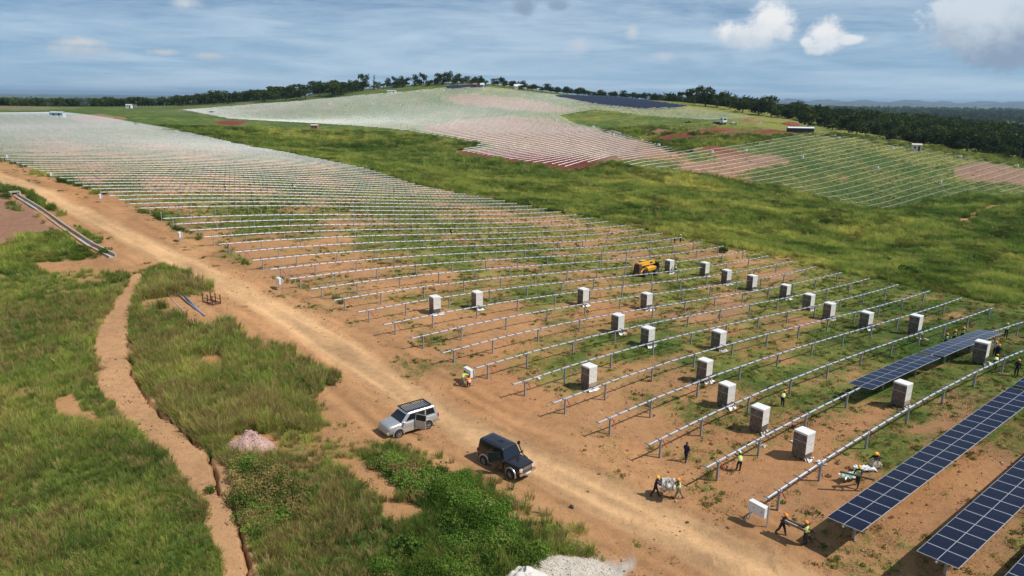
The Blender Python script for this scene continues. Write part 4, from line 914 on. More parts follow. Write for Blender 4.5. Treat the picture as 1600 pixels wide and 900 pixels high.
def wheel(parent, x, y, r, w):
    s = 1 if y > 0 else -1; P = [(r * .62, -w / 2), (r * .93, -w / 2), (r, -w * .34), (r, w * .34), (r * .93, w / 2), (r * .62, w / 2)]; n = 24; m = MB()
    rings = [[(q * math.cos(2 * math.pi * k / n), d, q * math.sin(2 * math.pi * k / n)) for q, d in P] for k in range(n)]
    m.loft(rings + [rings[0]], cap=False); t = m.obj('wheel', MATS['rubber'], parent, smooth=False, loc=(x, y, r))
    m = MB(); rr = r * .64; d0 = s * w * .30
    m.loft([[(q * math.cos(2 * math.pi * k / 20), d, q * math.sin(2 * math.pi * k / 20)) for k in range(20)] for q, d in ((rr, s * w * .44), (rr * .86, s * w * .40), (rr * .82, d0))], cap=False)
    m.add([(rr * .83 * math.cos(2 * math.pi * k / 20), d0 - s * .01, rr * .83 * math.sin(2 * math.pi * k / 20)) for k in range(20)], [tuple(range(20)) if s < 0 else tuple(range(19, -1, -1))], 1)
    for k in range(6):
        a = 2 * math.pi * k / 6; m.bar((0, d0 + s * .015, 0), (rr * .85 * math.cos(a), d0 + s * .02, rr * .85 * math.sin(a)), .07, .03)
    m.tube([(0, d0, 0), (0, d0 + s * .06, 0)], .06, 8); m.obj('rim', [MATS['rim_metal'], MATS['trim_black']], t); return t
def quad_on(m, base, top, a, b, off=.006, mi=0):
    """a pane on a sloping side: base/top are the two end points of the lower and of the upper edge; a, b = (along, up) corners"""
    B0, B1 = map(Vector, base); T0, T1 = map(Vector, top); n = (B1 - B0).cross(T0 - B0).normalized() * off
    def p(s, t): l = B0.lerp(B1, s); u = T0.lerp(T1, s); return l.lerp(u, t) + n
    (s0, t0), (s1, t1) = a, b; ins = .03
    V = [p(s0, t0), p(s1, t0), p(s1, t1), p(s0, t1)]; m.add(V, [(0, 1, 2, 3)], mi)
def suv(name, label, loc, rz, paint, lower, boxy, roofh, sidey):
    """four-wheel-drive car; x forward, y left"""
    t = thing(name, label, 'car', loc, rz); hwm = .90 if not boxy else .86
    zb = .42; hood = 1.13 if not boxy else 1.14; belt = 1.19 if not boxy else 1.16
    st = [(2.33, .50, .96, .72), (2.26, .42, 1.06, .83), (2.08, .40, hood - .015, hwm - .04), (1.75, .40, hood + .01, hwm), (1.32, .38, hood + .05, hwm), (1.2, .38, belt, hwm), (-1.9, .40, belt, hwm), (-2.24, .46, belt - .02, hwm - .03), (-2.32, .55, belt - .10, hwm - .10)]
    if boxy: st = [(2.20, .52, 1.02, .62), (2.16, .48, hood - .02, .72), (1.9, .44, hood, .78), (1.1, .40, hood + .03, .82), (.80, .40, belt, hwm), (-1.8, .42, belt, hwm), (-2.08, .46, belt, hwm - .02), (-2.14, .52, belt - .05, hwm - .06)]
    rings = []
    for x, a, b, w in st:
        h = b - a; half = [(w * .90, a), (w * .985, a + .10), (w, a + h * .45), (w * .985, a + h * .72), (w * .955, b - .06), (w * .84, b + .005), (w * .4, b + .03)]
        rings.append([(x, y, z) for y, z in half] + [(x, -y, z) for y, z in reversed(half)])
    MB().loft(rings[::-1]).obj('body', paint, t, smooth=not boxy)
    # lower cladding and sills
    if lower:
        m = MB()
        for s in (-1, 1): m.box((.1, s * (hwm + .005), .52), (2.1, .03, .16)); m.box((.1, s * (hwm - .02), .40), (2.0, .14, .05))
        m.obj('side_cladding', lower, t)
    # cabin
    if not boxy: x0b, x1b, x0t, x1t, hb, ht = -2.24, 1.26, -2.06, .56, .87, .73
    else: x0b, x1b, x0t, x1t, hb, ht = -2.10, .80, -2.02, .42, .84, .72
    zt = roofh; cb = MB(); cb.loft([rring(x0b, x1b, hb, belt - .03, .10), rring(x0t, x1t, ht, zt - .07, .10), rring(x0t + .05, x1t - .06, ht - .06, zt - .01, .12), rring(x0t + .3, x1t - .3, ht - .3, zt + .015, .12)], cap=False)
    k = len(cb.V) - 16; cb.F.append(tuple(range(k, k + 16))); cb.I.append(0); cb.obj('cabin', paint, t, smooth=False)
    z0, z1 = belt - .03, zt - .07
    m = MB(); quad_on(m, ((x1b, -hb + .1, z0), (x1b, hb - .1, z0)), ((x1t, -ht + .1, z1), (x1t, ht - .1, z1)), (-.06, .10), (1.06, .92)); m.obj('windscreen', MATS['glass_dark'], t)
    m = MB(); quad_on(m, ((x0b, hb - .1, z0), (x0b, -hb + .1, z0)), ((x0t, ht - .1, z1), (x0t, -ht + .1, z1)), (.0, .2), (1., .9)); m.obj('rear_window', MATS['glass_dark'], t)
    for s in (1, -1):
        bs = ((x1b - .1, s * hb, z0), (x0b + .1, s * hb, z0)); tp = ((x1t - .1, s * ht, z1), (x0t + .1, s * ht, z1))
        if s < 0: bs = (bs[1], bs[0]); tp = (tp[1], tp[0])
        wins = ((.10, .36), (.40, .64), (.68, .95)) if not boxy else ((.10, .42), (.47, .93))
        for a, b in wins:
            if s < 0: a, b = 1 - b, 1 - a
            m = MB(); quad_on(m, bs, tp, (a, .14), (b, .88), .008); m.obj('side_window', MATS['glass_dark'], t)
    # fittings
    fx = 2.33 if not boxy else 2.20
    if not boxy:
        MB().loft([rring(fx - .10, fx + .06, .80, .44, .06), rring(fx - .10, fx + .09, .83, .60, .06), rring(fx - .10, fx + .02, .80, .70, .06)]).obj('front_bumper', lower, t)
        MB().loft([rring(-2.42, -2.22, .84, .46, .05), rring(-2.44, -2.22, .86, .62, .05), rring(-2.38, -2.22, .84, .70, .05)]).obj('rear_bumper', lower, t)
        m = MB().box((fx - .045, 0, .80), (.05, .74, .13), 1)
        for i in range(3): m.box((fx - .012, 0, .755 + i * .045), (.02, .72, .018))
        m.obj('grille', [MATS['chrome'], MATS['trim_black']], t)
        for s in (-1, 1): MB().loft([[(fx - .20, s * .74, .74), (fx - .02, s * .44, .74), (fx - .04, s * .44, .88), (fx - .22, s * .76, .88)], [(fx - .14, s * .80, .74), (fx + .01, s * .46, .74), (fx - .01, s * .46, .88), (fx - .16, s * .80, .88)]]).obj('headlight', MATS['lamp_clear'], t)
    else:
        m = MB().loft([rring(fx - .02, fx + .14, .80, .50, .05), rring(fx - .02, fx + .16, .82, .58, .05), rring(fx - .02, fx + .14, .80, .66, .05)]); m.obj('front_bumper', MATS['chrome'], t)
        m = MB().box((fx + .005, 0, .90), (.03, .84, .24), 1)
        for i in range(5): m.box((fx + .022, 0, .80 + i * .05), (.02, .82, .02))
        m.obj('grille', [MATS['chrome'], MATS['trim_black']], t)
        for s in (-1, 1): MB().tube([(fx - .02, s * .56, .90), (fx + .04, s * .56, .90)], .11, 14).box((fx, s * .70, .90), (.05, .14, .2)).obj('headlight', MATS['lamp_clear'], t)
        for s in (-1, 1): MB().box((fx + .03, s * .60, .74), (.04, .22, .06)).obj('indicator', MATS['lamp_amber'], t)
        MB().box((fx + .165, 0, .56), (.01, .5, .12)).obj('number_plate', MATS['plate_white'], t)
        MB().tube([(-2.16, -.1, .98), (-2.34, -.1, .98)], .37, 20).obj('spare_wheel', MATS['rubber'], t)
        MB().tube([(1.5, .80, 1.05), (1.0, .88, 1.12), (.72, .90, 1.4), (.56, .84, 1.86)], .045, 8).tube([(.55, .84, 1.84), (.55, .84, 2.03)], .12, 10).obj('snorkel', MATS['trim_black'], t)
        MB().box((-.5, 0, roofh + .03), (.5, .05, .02)).box((-.5, .18, roofh + .03), (.3, .03, .02)).obj('roof_fitting', MATS['trim_black'], t)
    for s in (-1, 1):
        m = MB().box((.72 + (0 if boxy else .25), s * 1.0, 1.2), (.10, .20, .15)); m.bar((.72 + (0 if boxy else .25), s * .86, 1.16), (.72 + (0 if boxy else .25), s * .95, 1.19), .03, .03); m.obj('wing_mirror', paint if not boxy else MATS['trim_black'], t)
        MB().box((-2.26 if not boxy else -2.10, s * (hwm - .06), .98), (.1, .10, .3)).obj('tail_light', MATS['lamp_red'], t)
    ax = (1.45, -1.225) if not boxy else (1.42, -1.33); wr = .375
    for x in ax:
        for s in (1, -1):
            # flat near-black disc painted as wheel-well shade, and flare on the body side
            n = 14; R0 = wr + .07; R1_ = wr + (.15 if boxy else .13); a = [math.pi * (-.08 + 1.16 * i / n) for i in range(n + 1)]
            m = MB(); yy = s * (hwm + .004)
            m.add([(x + R0 * math.cos(q), yy, wr + R0 * math.sin(q)) for q in a], [tuple(range(n, -1, -1)) if s > 0 else tuple(range(n + 1))]); m.obj('wheel_well_shade', MATS['shade_and_seam_dark'], t)
            m = MB(); ring = [[(x + rr * math.cos(q), s * (hwm + d), wr + rr * math.sin(q)) for rr, d in ((R0, .0), (R0, .06), (R1_, .045), (R1_ + .02, -.02))] for q in a]
            m.loft(ring, cap=False, closed=False); m.obj('wheel_arch', MATS['rim_metal'] if boxy else paint, t)
            wheel(t, x, s * (hwm - .03), wr, .25)
    sm = MB()
    for s in (1, -1):
        for x in ((1.06, -.02, -1.06) if not boxy else (.66, -.42)): sm.box((x, s * (hwm + .003), .82), (.014, .012, .62))
    sm.obj('door_seam', MATS['shade_and_seam_dark'], t)
    MB().box((.1, 0, .38), (3.9, 1.2, .16)).obj('chassis', MATS['trim_black'], t)
    # the open door on the side that faces the camera
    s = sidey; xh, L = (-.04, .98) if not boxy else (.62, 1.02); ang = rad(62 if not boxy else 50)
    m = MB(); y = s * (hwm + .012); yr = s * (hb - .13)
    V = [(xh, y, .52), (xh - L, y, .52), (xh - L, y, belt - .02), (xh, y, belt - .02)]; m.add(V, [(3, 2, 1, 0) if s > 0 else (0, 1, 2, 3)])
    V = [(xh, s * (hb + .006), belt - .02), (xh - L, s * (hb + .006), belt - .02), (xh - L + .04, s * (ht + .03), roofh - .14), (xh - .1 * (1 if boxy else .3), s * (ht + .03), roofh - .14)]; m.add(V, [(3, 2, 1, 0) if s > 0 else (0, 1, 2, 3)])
    m.obj('door_opening_shade', MATS['shade_and_seam_dark'], t)  # flat black sheets on the body paint the shade inside the doorway
    MB().box((xh - .55, s * (hwm - .0), .80), (.42, .06, .14)).box((xh - .75, s * (hwm - .02), 1.12), (.12, .06, .5)).obj('seat', MATS['seat_grey'], t)
    d = MB(); d.box((-L / 2, 0, (.50 + belt) / 2 - .0), (L, .07, belt - .52)); dd = bpy.data.objects
    door = d.obj('door', paint, t, loc=(xh, s * (hwm + .04), 0)); door.rotation_euler = (0, 0, -s * ang)
    f = MB()
    topz = roofh - .16; tx = -.38 if boxy else -.10
    f.bar((0, 0, belt), (tx * .5, -s * .1, topz), .05, .05).bar((tx * .5, -s * .1, topz), (-L, -s * .1, topz), .05, .05).bar((-L, -s * .1, topz), (-L, 0, belt), .05, .05); f.obj('door_frame', paint, door)
    g = MB(); g.add([(-.03, 0, belt), (-L + .02, 0, belt), (-L + .02, -s * .09, topz - .02), (tx * .5 - .02, -s * .09, topz - .02)], [(0, 1, 2, 3)]); g.obj('door_glass', MATS['glass_dark'], door)
    MB().box((-L + .16, s * .045, .98), (.16, .03, .04)).obj('handle', MATS['chrome'], door)
    if lower: MB().box((-L / 2, s * .04, .58), (L - .02, .02, .16)).obj('door_cladding', lower, door)
    if not boxy:      # long flat rack on the roof
        r = MB(); zr = roofh + .14; xa, xb, w = -1.72, .62, .68
        for s2 in (-1, 1): r.bar((xa, s2 * w, zr), (xb, s2 * w, zr), .05, .07)
        for x in (xa, xb): r.bar((x, -w, zr), (x, w, zr), .05, .07)
        rk = r.obj('roof_rack', MATS['trim_black'], t)
        for i in range(13):
            x = xa + .08 + (xb - xa - .16) * i / 12; MB().box((x, 0, zr - .01), (.055, 2 * w - .05, .03)).obj('slat', MATS['trim_black'], rk)
        for x in (-1.5, -.6, .35):
            for s2 in (-1, 1): MB().bar((x, s2 * (w - .06), zr - .04), (x, s2 * (ht - .03), roofh - .04), .05, .04).obj('bracket', MATS['trim_black'], rk)
    return t
def heading(az): return math.atan2(math.cos(rad(az)), math.sin(rad(az)))
def midpt(a, b):
    g = ground([a[0], b[0]], [a[1], b[1]]); return g
gs = midpt((622, 683), (669, 671)); fw = -(gs[1] - gs[0])[:2] / np.linalg.norm((gs[1] - gs[0])[:2]); lf = np.array([-fw[1], fw[0]])
c = gs.mean(0)[:2] - lf * .85 - fw * .11
suv('silver_car', 'silver four-wheel-drive car with a black roof rack and an open rear door', (c[0], c[1], gs[:, 2].mean() - .02), math.atan2(fw[1], fw[0]), MATS['car_silver'], MATS['car_lower'], False, 1.84, 1)
gb = midpt((757, 725), (799, 749)); fw = (gb[1] - gb[0])[:2] / np.linalg.norm((gb[1] - gb[0])[:2]); lf = np.array([-fw[1], fw[0]])
c = gb.mean(0)[:2] + lf * .82 - fw * .05
suv('black_car', 'boxy black four-wheel-drive car with its near front door open', (c[0], c[1], gb[:, 2].mean() - .02), math.atan2(fw[1], fw[0]), MATS['car_black'], None, True, 1.93, -1)
# ---- yellow telehandler among the rows
def telehandler(loc, rz):
    t = thing('telehandler', 'yellow telehandler parked between the tracker rows', 'telehandler', loc, rz); Yl = MATS['yellow_paint']; Bk = MATS['trim_black']
    MB().loft([rring(-2.3, 1.7, .62, .55, .1), rring(-2.3, 1.7, .66, 1.0, .1), rring(-2.2, 1.5, .6, 1.15, .1)]).obj('chassis', Yl, t)
    MB().loft([rring(-1.1, 1.3, .28, 1.0, .1), rring(-1.1, 1.2, .36, 1.5, .14), rring(-1.0, .9, .30, 1.62, .14)]).obj('engine_cover', Yl, t).location.y = -.78
    MB().loft([rring(-.9, .6, .36, 1.0, .1), rring(-.85, .62, .38, 1.6, .1), rring(-.75, .35, .34, 2.32, .1)]).obj('cab', MATS['glass_dark'], t).location.y = .72
    MB().box((-.2, .72, 2.36), (1.2, .74, .06)).obj('cab_roof', Yl, t)
    b = MB(); b.bar((-2.35, 0, 2.05), (1.9, 0, 2.0), .42, .56); bo = b.obj('boom', Yl, t); MB().bar((1.9, 0, 2.0), (2.35, 0, 1.75), .32, .42).obj('boom_head', Bk, bo)
    MB().box((.9, -.218, 2.05), (.65, .01, .28)).obj('boom_badge', Bk, bo)
    MB().loft([rring(-2.75, -1.9, .55, .8, .1), rring(-2.7, -1.9, .6, 1.7, .1), rring(-2.6, -2.0, .5, 2.2, .1)]).obj('counterweight', MATS['rust'], t)
    c = MB(); c.box((2.5, 0, 1.3), (.12, 1.3, 1.1)); c.bar((2.35, -.5, 1.75), (2.5, -.5, .8), .08, .08).bar((2.35, .5, 1.75), (2.5, .5, .8), .08, .08); ca = c.obj('carriage', Bk, t)
    for s in (-.4, .4): MB().box((3.1, s, .72), (1.2, .12, .05)).obj('fork', MATS['galvanised_dull'], ca)
    for x in (-1.45, 1.35):
        for s in (-1, 1):
            wheel(t, x, s * .92, .58, .42); m = MB(); m.loft([[(x + q * math.cos(a), s * d, .58 + q * math.sin(a)) for q, d in ((.68, .66), (.68, 1.12), (.72, 1.12), (.72, .66))] for a in [math.pi * k / 8 for k in range(1, 8)]]); m.obj('mudguard', Bk, t)
    return t
g2 = ground([999, 1023], [434, 430]); fw = (g2[1] - g2[0])[:2] / np.linalg.norm((g2[1] - g2[0])[:2])
telehandler((g2[:, 0].mean(), g2[:, 1].mean() + .9, g2[:, 2].mean()), math.atan2(fw[1], fw[0]))
# ---- vehicles and huts on the building site at the foot of the hill
def lorry(loc, rz, label):
    t = thing('lorry', label, 'lorry', loc, rz)
    MB().loft([rring(.9, 2.9, 1.15, .7, .12), rring(.9, 2.95, 1.2, 1.7, .12), rring(.95, 2.6, 1.1, 2.8, .15)]).obj('cab', MATS['white_paint'], t)
    m = MB(); quad_on(m, ((2.95, -1.0, 1.7), (2.95, 1.0, 1.7)), ((2.6, -.95, 2.8), (2.6, .95, 2.8)), (.02, .08), (.98, .85), .02); m.obj('windscreen', MATS['glass_dark'], t)
    for s in (-1, 1): MB().box((1.9, s * 1.17, 2.15), (.8, .03, .6)).obj('side_window', MATS['glass_dark'], t)
    MB().box((-1.4, 0, 1.0), (4.6, 2.3, .16)).obj('flatbed', MATS['galvanised_dull'], t)
    MB().box((.85, 0, 1.75), (.1, 2.3, 1.5)).obj('headboard', MATS['white_paint'], t)
    MB().box((2.98, 0, .75), (.12, 2.2, .3)).obj('bumper', MATS['trim_black'], t)
    for x in (2.0, -1.6, -2.7):
        for s in (-1, 1): wheel(t, x, s * 1.0, .48, .35)
    return t
def pickup(loc, rz, label, paint):
    t = thing('pickup_truck', label, 'pickup', loc, rz)
    MB().loft([rring(-2.5, 2.4, .85, .5, .1), rring(-2.5, 2.45, .9, .85, .1), rring(-2.45, 2.2, .86, 1.05, .1)]).obj('body', paint, t)
    MB().loft([rring(-.6, 1.2, .82, 1.0, .1), rring(-.4, .5, .7, 1.7, .1)]).obj('cabin', paint, t)
    m = MB(); quad_on(m, ((1.2, -.74, 1.02), (1.2, .74, 1.02)), ((.5, -.62, 1.7), (.5, .62, 1.7)), (.0, .1), (1., .9), .02); m.obj('windscreen', MATS['glass_dark'], t)
    MB().box((-1.5, 0, 1.07), (1.7, 1.5, .03)).obj('load_bed', MATS['trim_black'], t)
    for x in (1.5, -1.5):
        for s in (-1, 1): wheel(t, x, s * .8, .38, .25)
    return t
def shed(name, label, cat, px, py, L, W, H, az, wallm, roofm, door=True, grp=None):
    g = ground(px, py)[0]; t = thing(name, label, cat, g, heading(az), grp)
    MB().box((0, 0, H / 2 - .1), (L, W, H + .2)).obj('wall', wallm, t)
    m = MB(); m.loft([[(x, y, z) for y, z in ((-W / 2 - .15, H + .02), (0, H + W * .16), (W / 2 + .15, H + .02), (W / 2 + .15, H + .1), (0, H + W * .16 + .09), (-W / 2 - .15, H + .1))] for x in (-L / 2 - .15, L / 2 + .15)]); m.obj('roof', roofm, t)
    if door: MB().box((L * .22, -W / 2 - .02, H * .42), (min(1., L * .2), .05, H * .8)).obj('door', MATS['trim_black'], t); MB().box((-L * .2, -W / 2 - .02, H * .6), (min(1.2, L * .2), .05, H * .3)).obj('window', MATS['glass_dark'], t)
    return t
mat('brick_wall', (.34, .14, .085), .85, noise=.25, nscale=6); mat('sheet_white', (.72, .75, .78), .4); mat('sheet_blue', (.50, .60, .68), .4); mat('net_dark', (.02, .022, .026), .8); mat('plaster_pale', (.62, .58, .47), .8); mat('earth_red', (.20, .065, .035), .95, noise=.4, nscale=3, bump=.6); mat('earth_brown', (.26, .13, .075), .95, noise=.35, nscale=3, bump=.6); mat('tarp_purple', (.18, .10, .25), .6)
gl = ground([1125, 1076, 1146], [194, 193, 194])
lorry(gl[0], rad(-62), 'white lorry with a tall cab on the red earth building site').scale = (1.4,) * 3; pickup(gl[1], rad(-15), 'dark pickup left of the white lorry at the building site', MATS['car_black']); pickup(gl[2], rad(160), 'low white pickup right of the lorry by red earth heaps', MATS['white_paint'])
shed('storage_shed', 'long dark open shed with a white sheet roof at the wood edge', 'shed', 1250, 207, 15, 4.2, 2.6, 100, MATS['net_dark'], MATS['sheet_white'])
shed('site_cabin', 'pale square cabin above the upper right edge of the far field', 'cabin', 1431, 236, 4.8, 3.6, 3.4, 110, MATS['plaster_pale'], MATS['plaster_pale'])
shed('brick_hut', 'small red brick hut with pale top alone in the green valley', 'hut', 492, 201, 4.6, 3, 2.1, 95, MATS['brick_wall'], MATS['plaster_pale'])
shed('site_container', 'pale blue site container at the far left corner of the near field', 'container', 91, 184, 9.5, 3., 3.3, 100, MATS['sheet_blue'], MATS['sheet_white'])
shed('gate_house', 'tiny white gate house on the fence at the far left', 'hut', 202, 169, 5, 3, 3., 90, MATS['sheet_white'], MATS['sheet_white'])
shed('transformer_station', 'long low white building at the upper edge of the hill field', 'building', 612, 146, 9, 3, 2.3, 90, MATS['sheet_white'], MATS['sheet_white'])
def house_at(px, zc, L, W, H, lab, wall, roof):
    x, y = at_crest(px, zc); z = float(H0(np.array([x]), np.array([y]))[0]); t = thing('house', lab, 'house', (x, y, z), rad(R1.uniform(-20, 20)))
    MB().box((0, 0, H / 2 - .2), (L, W, H + .4)).obj('wall', wall, t); m = MB(); m.loft([[(x_, -W / 2 - .3, H + .01), (x_, 0, H + W * .35), (x_, W / 2 + .3, H + .01)] for x_ in (-L / 2 - .3, L / 2 + .3)]); m.obj('roof', roof, t)
    MB().box((0, -W / 2 - .03, 1), (1, .06, 2)).obj('door', MATS['trim_black'], t)
    for s in (-1, 1): MB().box((s * L * .3, -W / 2 - .03, 1.5), (1, .06, 1)).obj('window', MATS['glass_dark'], t)
house_at(595, 790, 6, 6, 3.4, 'white house with a pointed roof beside the narrow conifer on the hill', MATS['sheet_white'], MATS['sheet_white'])
house_at(532, 800, 9, 6, 3, 'house half hidden by trees on the left hill flank', MATS['plaster_pale'], MATS['plaster_pale'])
house_at(806, 775, 9, 6, 3, 'pale roofed house among trees right of the hill top', MATS['plaster_pale'], MATS['sheet_white'])
house_at(752, 766, 4, 4, 3, 'small white building on the very top of the hill', MATS['sheet_white'], MATS['sheet_white'])
house_at(741, 768, 4, 4, 2.6, 'small red building beside the white one on the hill top', MATS['brick_wall'], MATS['brick_wall'])
def mound(name, label, cat, px, py, rx, ry, h, m, seed, stones=None, rz=0., sm=None):
    g = ground(px, py)[0]; V = []; Fc = []; nr, na = 14, 40
    for i in range(nr + 1):
        f = i / nr
        for k in range(na):
            a = 2 * math.pi * k / na; wob = 1 + .3 * (fbm(np.array([math.cos(a) * 2 + seed * 9.]), np.array([math.sin(a) * 2.]), 1., 3, seed)[0] - .5)
            x, y = rx * f * wob * math.cos(a), ry * f * wob * math.sin(a); n = fbm(np.array([x + seed * 31.]), np.array([y]), max(rx, ry) * .25, 4, seed)[0] - .5
            zg = float(H0(np.array([g[0] + x]), np.array([g[1] + y]))[0]) - g[2]
            V.append((x, y, zg + h * (1 - f ** 1.3) * (1 + .9 * n) + .06 * n - (.25 if i == nr else 0)))
    for i in range(nr):
        for k in range(na): Fc.append((i * na + k, (i + 1) * na + k, (i + 1) * na + (k + 1) % na, i * na + (k + 1) % na))
    o = link(name, newmesh(name, V, Fc, m, smooth=True), loc=g); tag(o, label, cat)
    if stones:
        mb = MB(); q = random.Random(seed)
        for _ in range(stones):
            f = math.sqrt(q.random()) * 1.02; a = q.uniform(0, 6.283); i = min(nr, int(f * nr)); v = V[i * na + int(a / 6.2832 * na) % na]; s = q.uniform(.03, .075)
            mb.box((v[0] + q.uniform(-.1, .1), v[1] + q.uniform(-.1, .1), v[2] + s * .3), (s * q.uniform(.8, 1.6), s, s * .8), 0, q.uniform(0, 3), .7)
        mb.obj('stone', sm or m, o, kind='stuff')
    return o
mat('gravel_pink', (.46, .29, .25), .95, noise=.35, nscale=18, bump=.8); mat('gravel_stone', (.52, .36, .31), .9); mat('sand_white', (.47, .42, .36), .95, noise=.16, nscale=5, bump=.5); mat('sand_smooth', (.58, .55, .50), .9, noise=.05, nscale=3); mat('rubble_pale', (.62, .55, .46), .95)
mound('gravel_heap', 'heap of pink crushed stone beside the footpath', 'gravel heap', 390, 702, 2.1, 1.5, 1.25, MATS['gravel_pink'], 4, 900, sm=MATS['gravel_stone'])
mound('sand_heap', 'low spread of pale sand and rubble at the bottom edge', 'sand heap', 890, 886, 2.8, 1.2, .4, MATS['sand_white'], 6, 700, sm=MATS['rubble_pale'])
mound('sand_heap', 'smooth white cone of sand cut off by the bottom edge', 'sand heap', 822, 912, 1.5, 1.4, .95, MATS['sand_smooth'], 8)
for i, (px, py, a, b, h, mm, lab) in enumerate([(1120, 203, 14, 3, 1.6, 'earth_red', 'long low bank of red earth below the white lorry'), (1030, 208, 10, 4, 2.2, 'earth_brown', 'heap of brown rubble left of the red earth bank'), (1170, 191, 9, 3, 2.2, 'earth_brown', 'heap of broken brown stone right of the white lorry'), (1235, 196, 9, 4, 2.6, 'earth_red', 'red earth heap behind the long dark shed'), (1112, 233, 8, 2.5, 1.6, 'earth_red', 'heap of red clods at the top of the far field'), (188, 186, 5, 2.5, 1.6, 'earth_brown', 'heap of grey brown rubble right of the pale site container')]):
    mound('earth_heap', lab, 'earth heap', px, py, a, b, h, MATS[mm], 20 + i)
mound('tarpaulin_heap', 'purple covered heap among the earth heaps at the building site', 'covered heap', 1186, 192, 3, 2, 1.3, MATS['tarp_purple'], 33)
# small white cabinets on the far fields
FC = [(515, 164), (549, 164), (583, 165), (625, 166), (663, 166), (712, 168), (757, 174), (664, 145), (694, 143), (727, 145), (737, 149), (775, 152), (818, 158), (852, 164), (861, 165), (888, 155), (930, 163), (968, 168), (868, 190), (927, 200), (958, 213), (1029, 229), (1165, 238), (1310, 218), (1303, 215), (1394, 234), (1253, 248), (1370, 265), (1468, 287), (1500, 248), (1588, 262), (1112, 240)]
fg = ground([f[0] for f in FC], [f[1] for f in FC]); fb = MB().box((0, 0, 1.15), (.7, 1.5, 1.0)).mesh('body', MATS['cabinet_white']); fl_ = MB().box((0, -.5, .35), (.1, .1, .9)).box((0, .5, .35), (.1, .1, .9)).mesh('leg', MATS['galvanised_dull'])
for (px, py), g in zip(FC, fg):
    r = thing('control_cabinet', 'small white cabinet on the far slope across the valley' if px > 1000 else 'tiny white cabinet on the far hill field', 'cabinet', g, RANG, 'white cabinets on the far right slope' if px > 1000 else 'white cabinets on the hill field'); link('body', fb, r); link('leg', fl_, r)
# ---------------------------------------------------------------- pallets of panels standing between the rows
mat('carton_white', (.66, .64, .60), .7, noise=.12, nscale=4); mat('carton_brown', (.36, .27, .19), .85); mat('cap_white', (.72, .71, .69), .6, noise=.04, nscale=3); mat('wrapped_dark', (.13, .105, .095), .32, 0, .5, .5, 5., .5, coat=.3); mat('pallet_wood', (.34, .25, .16), .85, noise=.25, nscale=8); mat('film_white', (.70, .70, .69), .5)
def pallet(seed):
    q = random.Random(seed); t = thing('panel_pallet', 'x', 'pallet'); W, L, H = .98, 1.12, 2.25     # x along the row, y across it
    m = MB()
    for y in (-.48, 0, .48): m.box((0, y, .05), (W, .1, .1))
    for i in range(5): m.box((-W / 2 + .09 + i * .2, 0, .115), (.12, L, .03))
    m.obj('wooden_base', MATS['pallet_wood'], t)
    n = 9; b = MB()
    for i in range(n): b.box((-W / 2 + .02 + (i + .5) * (W - .04) / n, 0, .13 + (H - .18) / 2), ((W - .04) / n - .008, L - .06, H - .20 + q.uniform(-.02, .02)))
    b.obj('panel_stack', MATS['wrapped_dark'], t)
    # film wrapped round the dark long side, creased
    d = MB(); gx, gz_ = 6, 10
    V = [(-W / 2 - .01 + q.uniform(-.012, .012), -L / 2 + L * i / gx, .12 + (H - .2) * j / gz_) for j in range(gz_ + 1) for i in range(gx + 1)]
    d.add(V, [(j * (gx + 1) + i, (j + 1) * (gx + 1) + i, (j + 1) * (gx + 1) + i + 1, j * (gx + 1) + i + 1) for j in range(gz_) for i in range(gx)]); d.obj('film', MATS['wrapped_dark'], t)
    low = q.choice([.14, .3, .55, .75])
    for s in (-1, 1):
        z = low if s < 0 else .14; k = 5; hh = (H - .06 - z) / k
        for i in range(k): MB().box((0, s * (L / 2 - .005 + q.uniform(0, .008)), z + hh * (i + .5)), (W + .005, .03, hh - .012)).obj('carton_side', MATS['carton_brown'] if (i == 0 and q.random() < .5 and s < 0) else MATS['carton_white'], t)
    c = MB(); c.loft([rring(-W / 2 - .03, W / 2 + .03, L / 2 + .03, H - .15 + q.uniform(-.03, .03), .02, 2), rring(-W / 2 - .03, W / 2 + .03, L / 2 + .03, H + .01, .03, 2), rring(-W / 2 + .02, W / 2 - .02, L / 2 - .02, H + .03, .03, 2)]); c.obj('top_cover', MATS['cap_white'], t)
    f = MB()
    for i in range(7):
        x, y = q.uniform(-.5, .7), -L / 2 - q.uniform(.0, .35); a = q.uniform(.1, .3); f.add([(x - a, y - .1, .03), (x + a, y - .16, .015), (x + a * .8, y + .16, .10), (x - a * .7, y + .12, .13 + q.uniform(0, .2))], [(0, 1, 2), (0, 2, 3)])
    f.obj('torn_film', MATS['film_white'], t)
    for z in (1.5,):
        MB().box((0, 0, z), (W + .045, L + .045, .02)).obj('strap', MATS['film_white'], t)
    return t
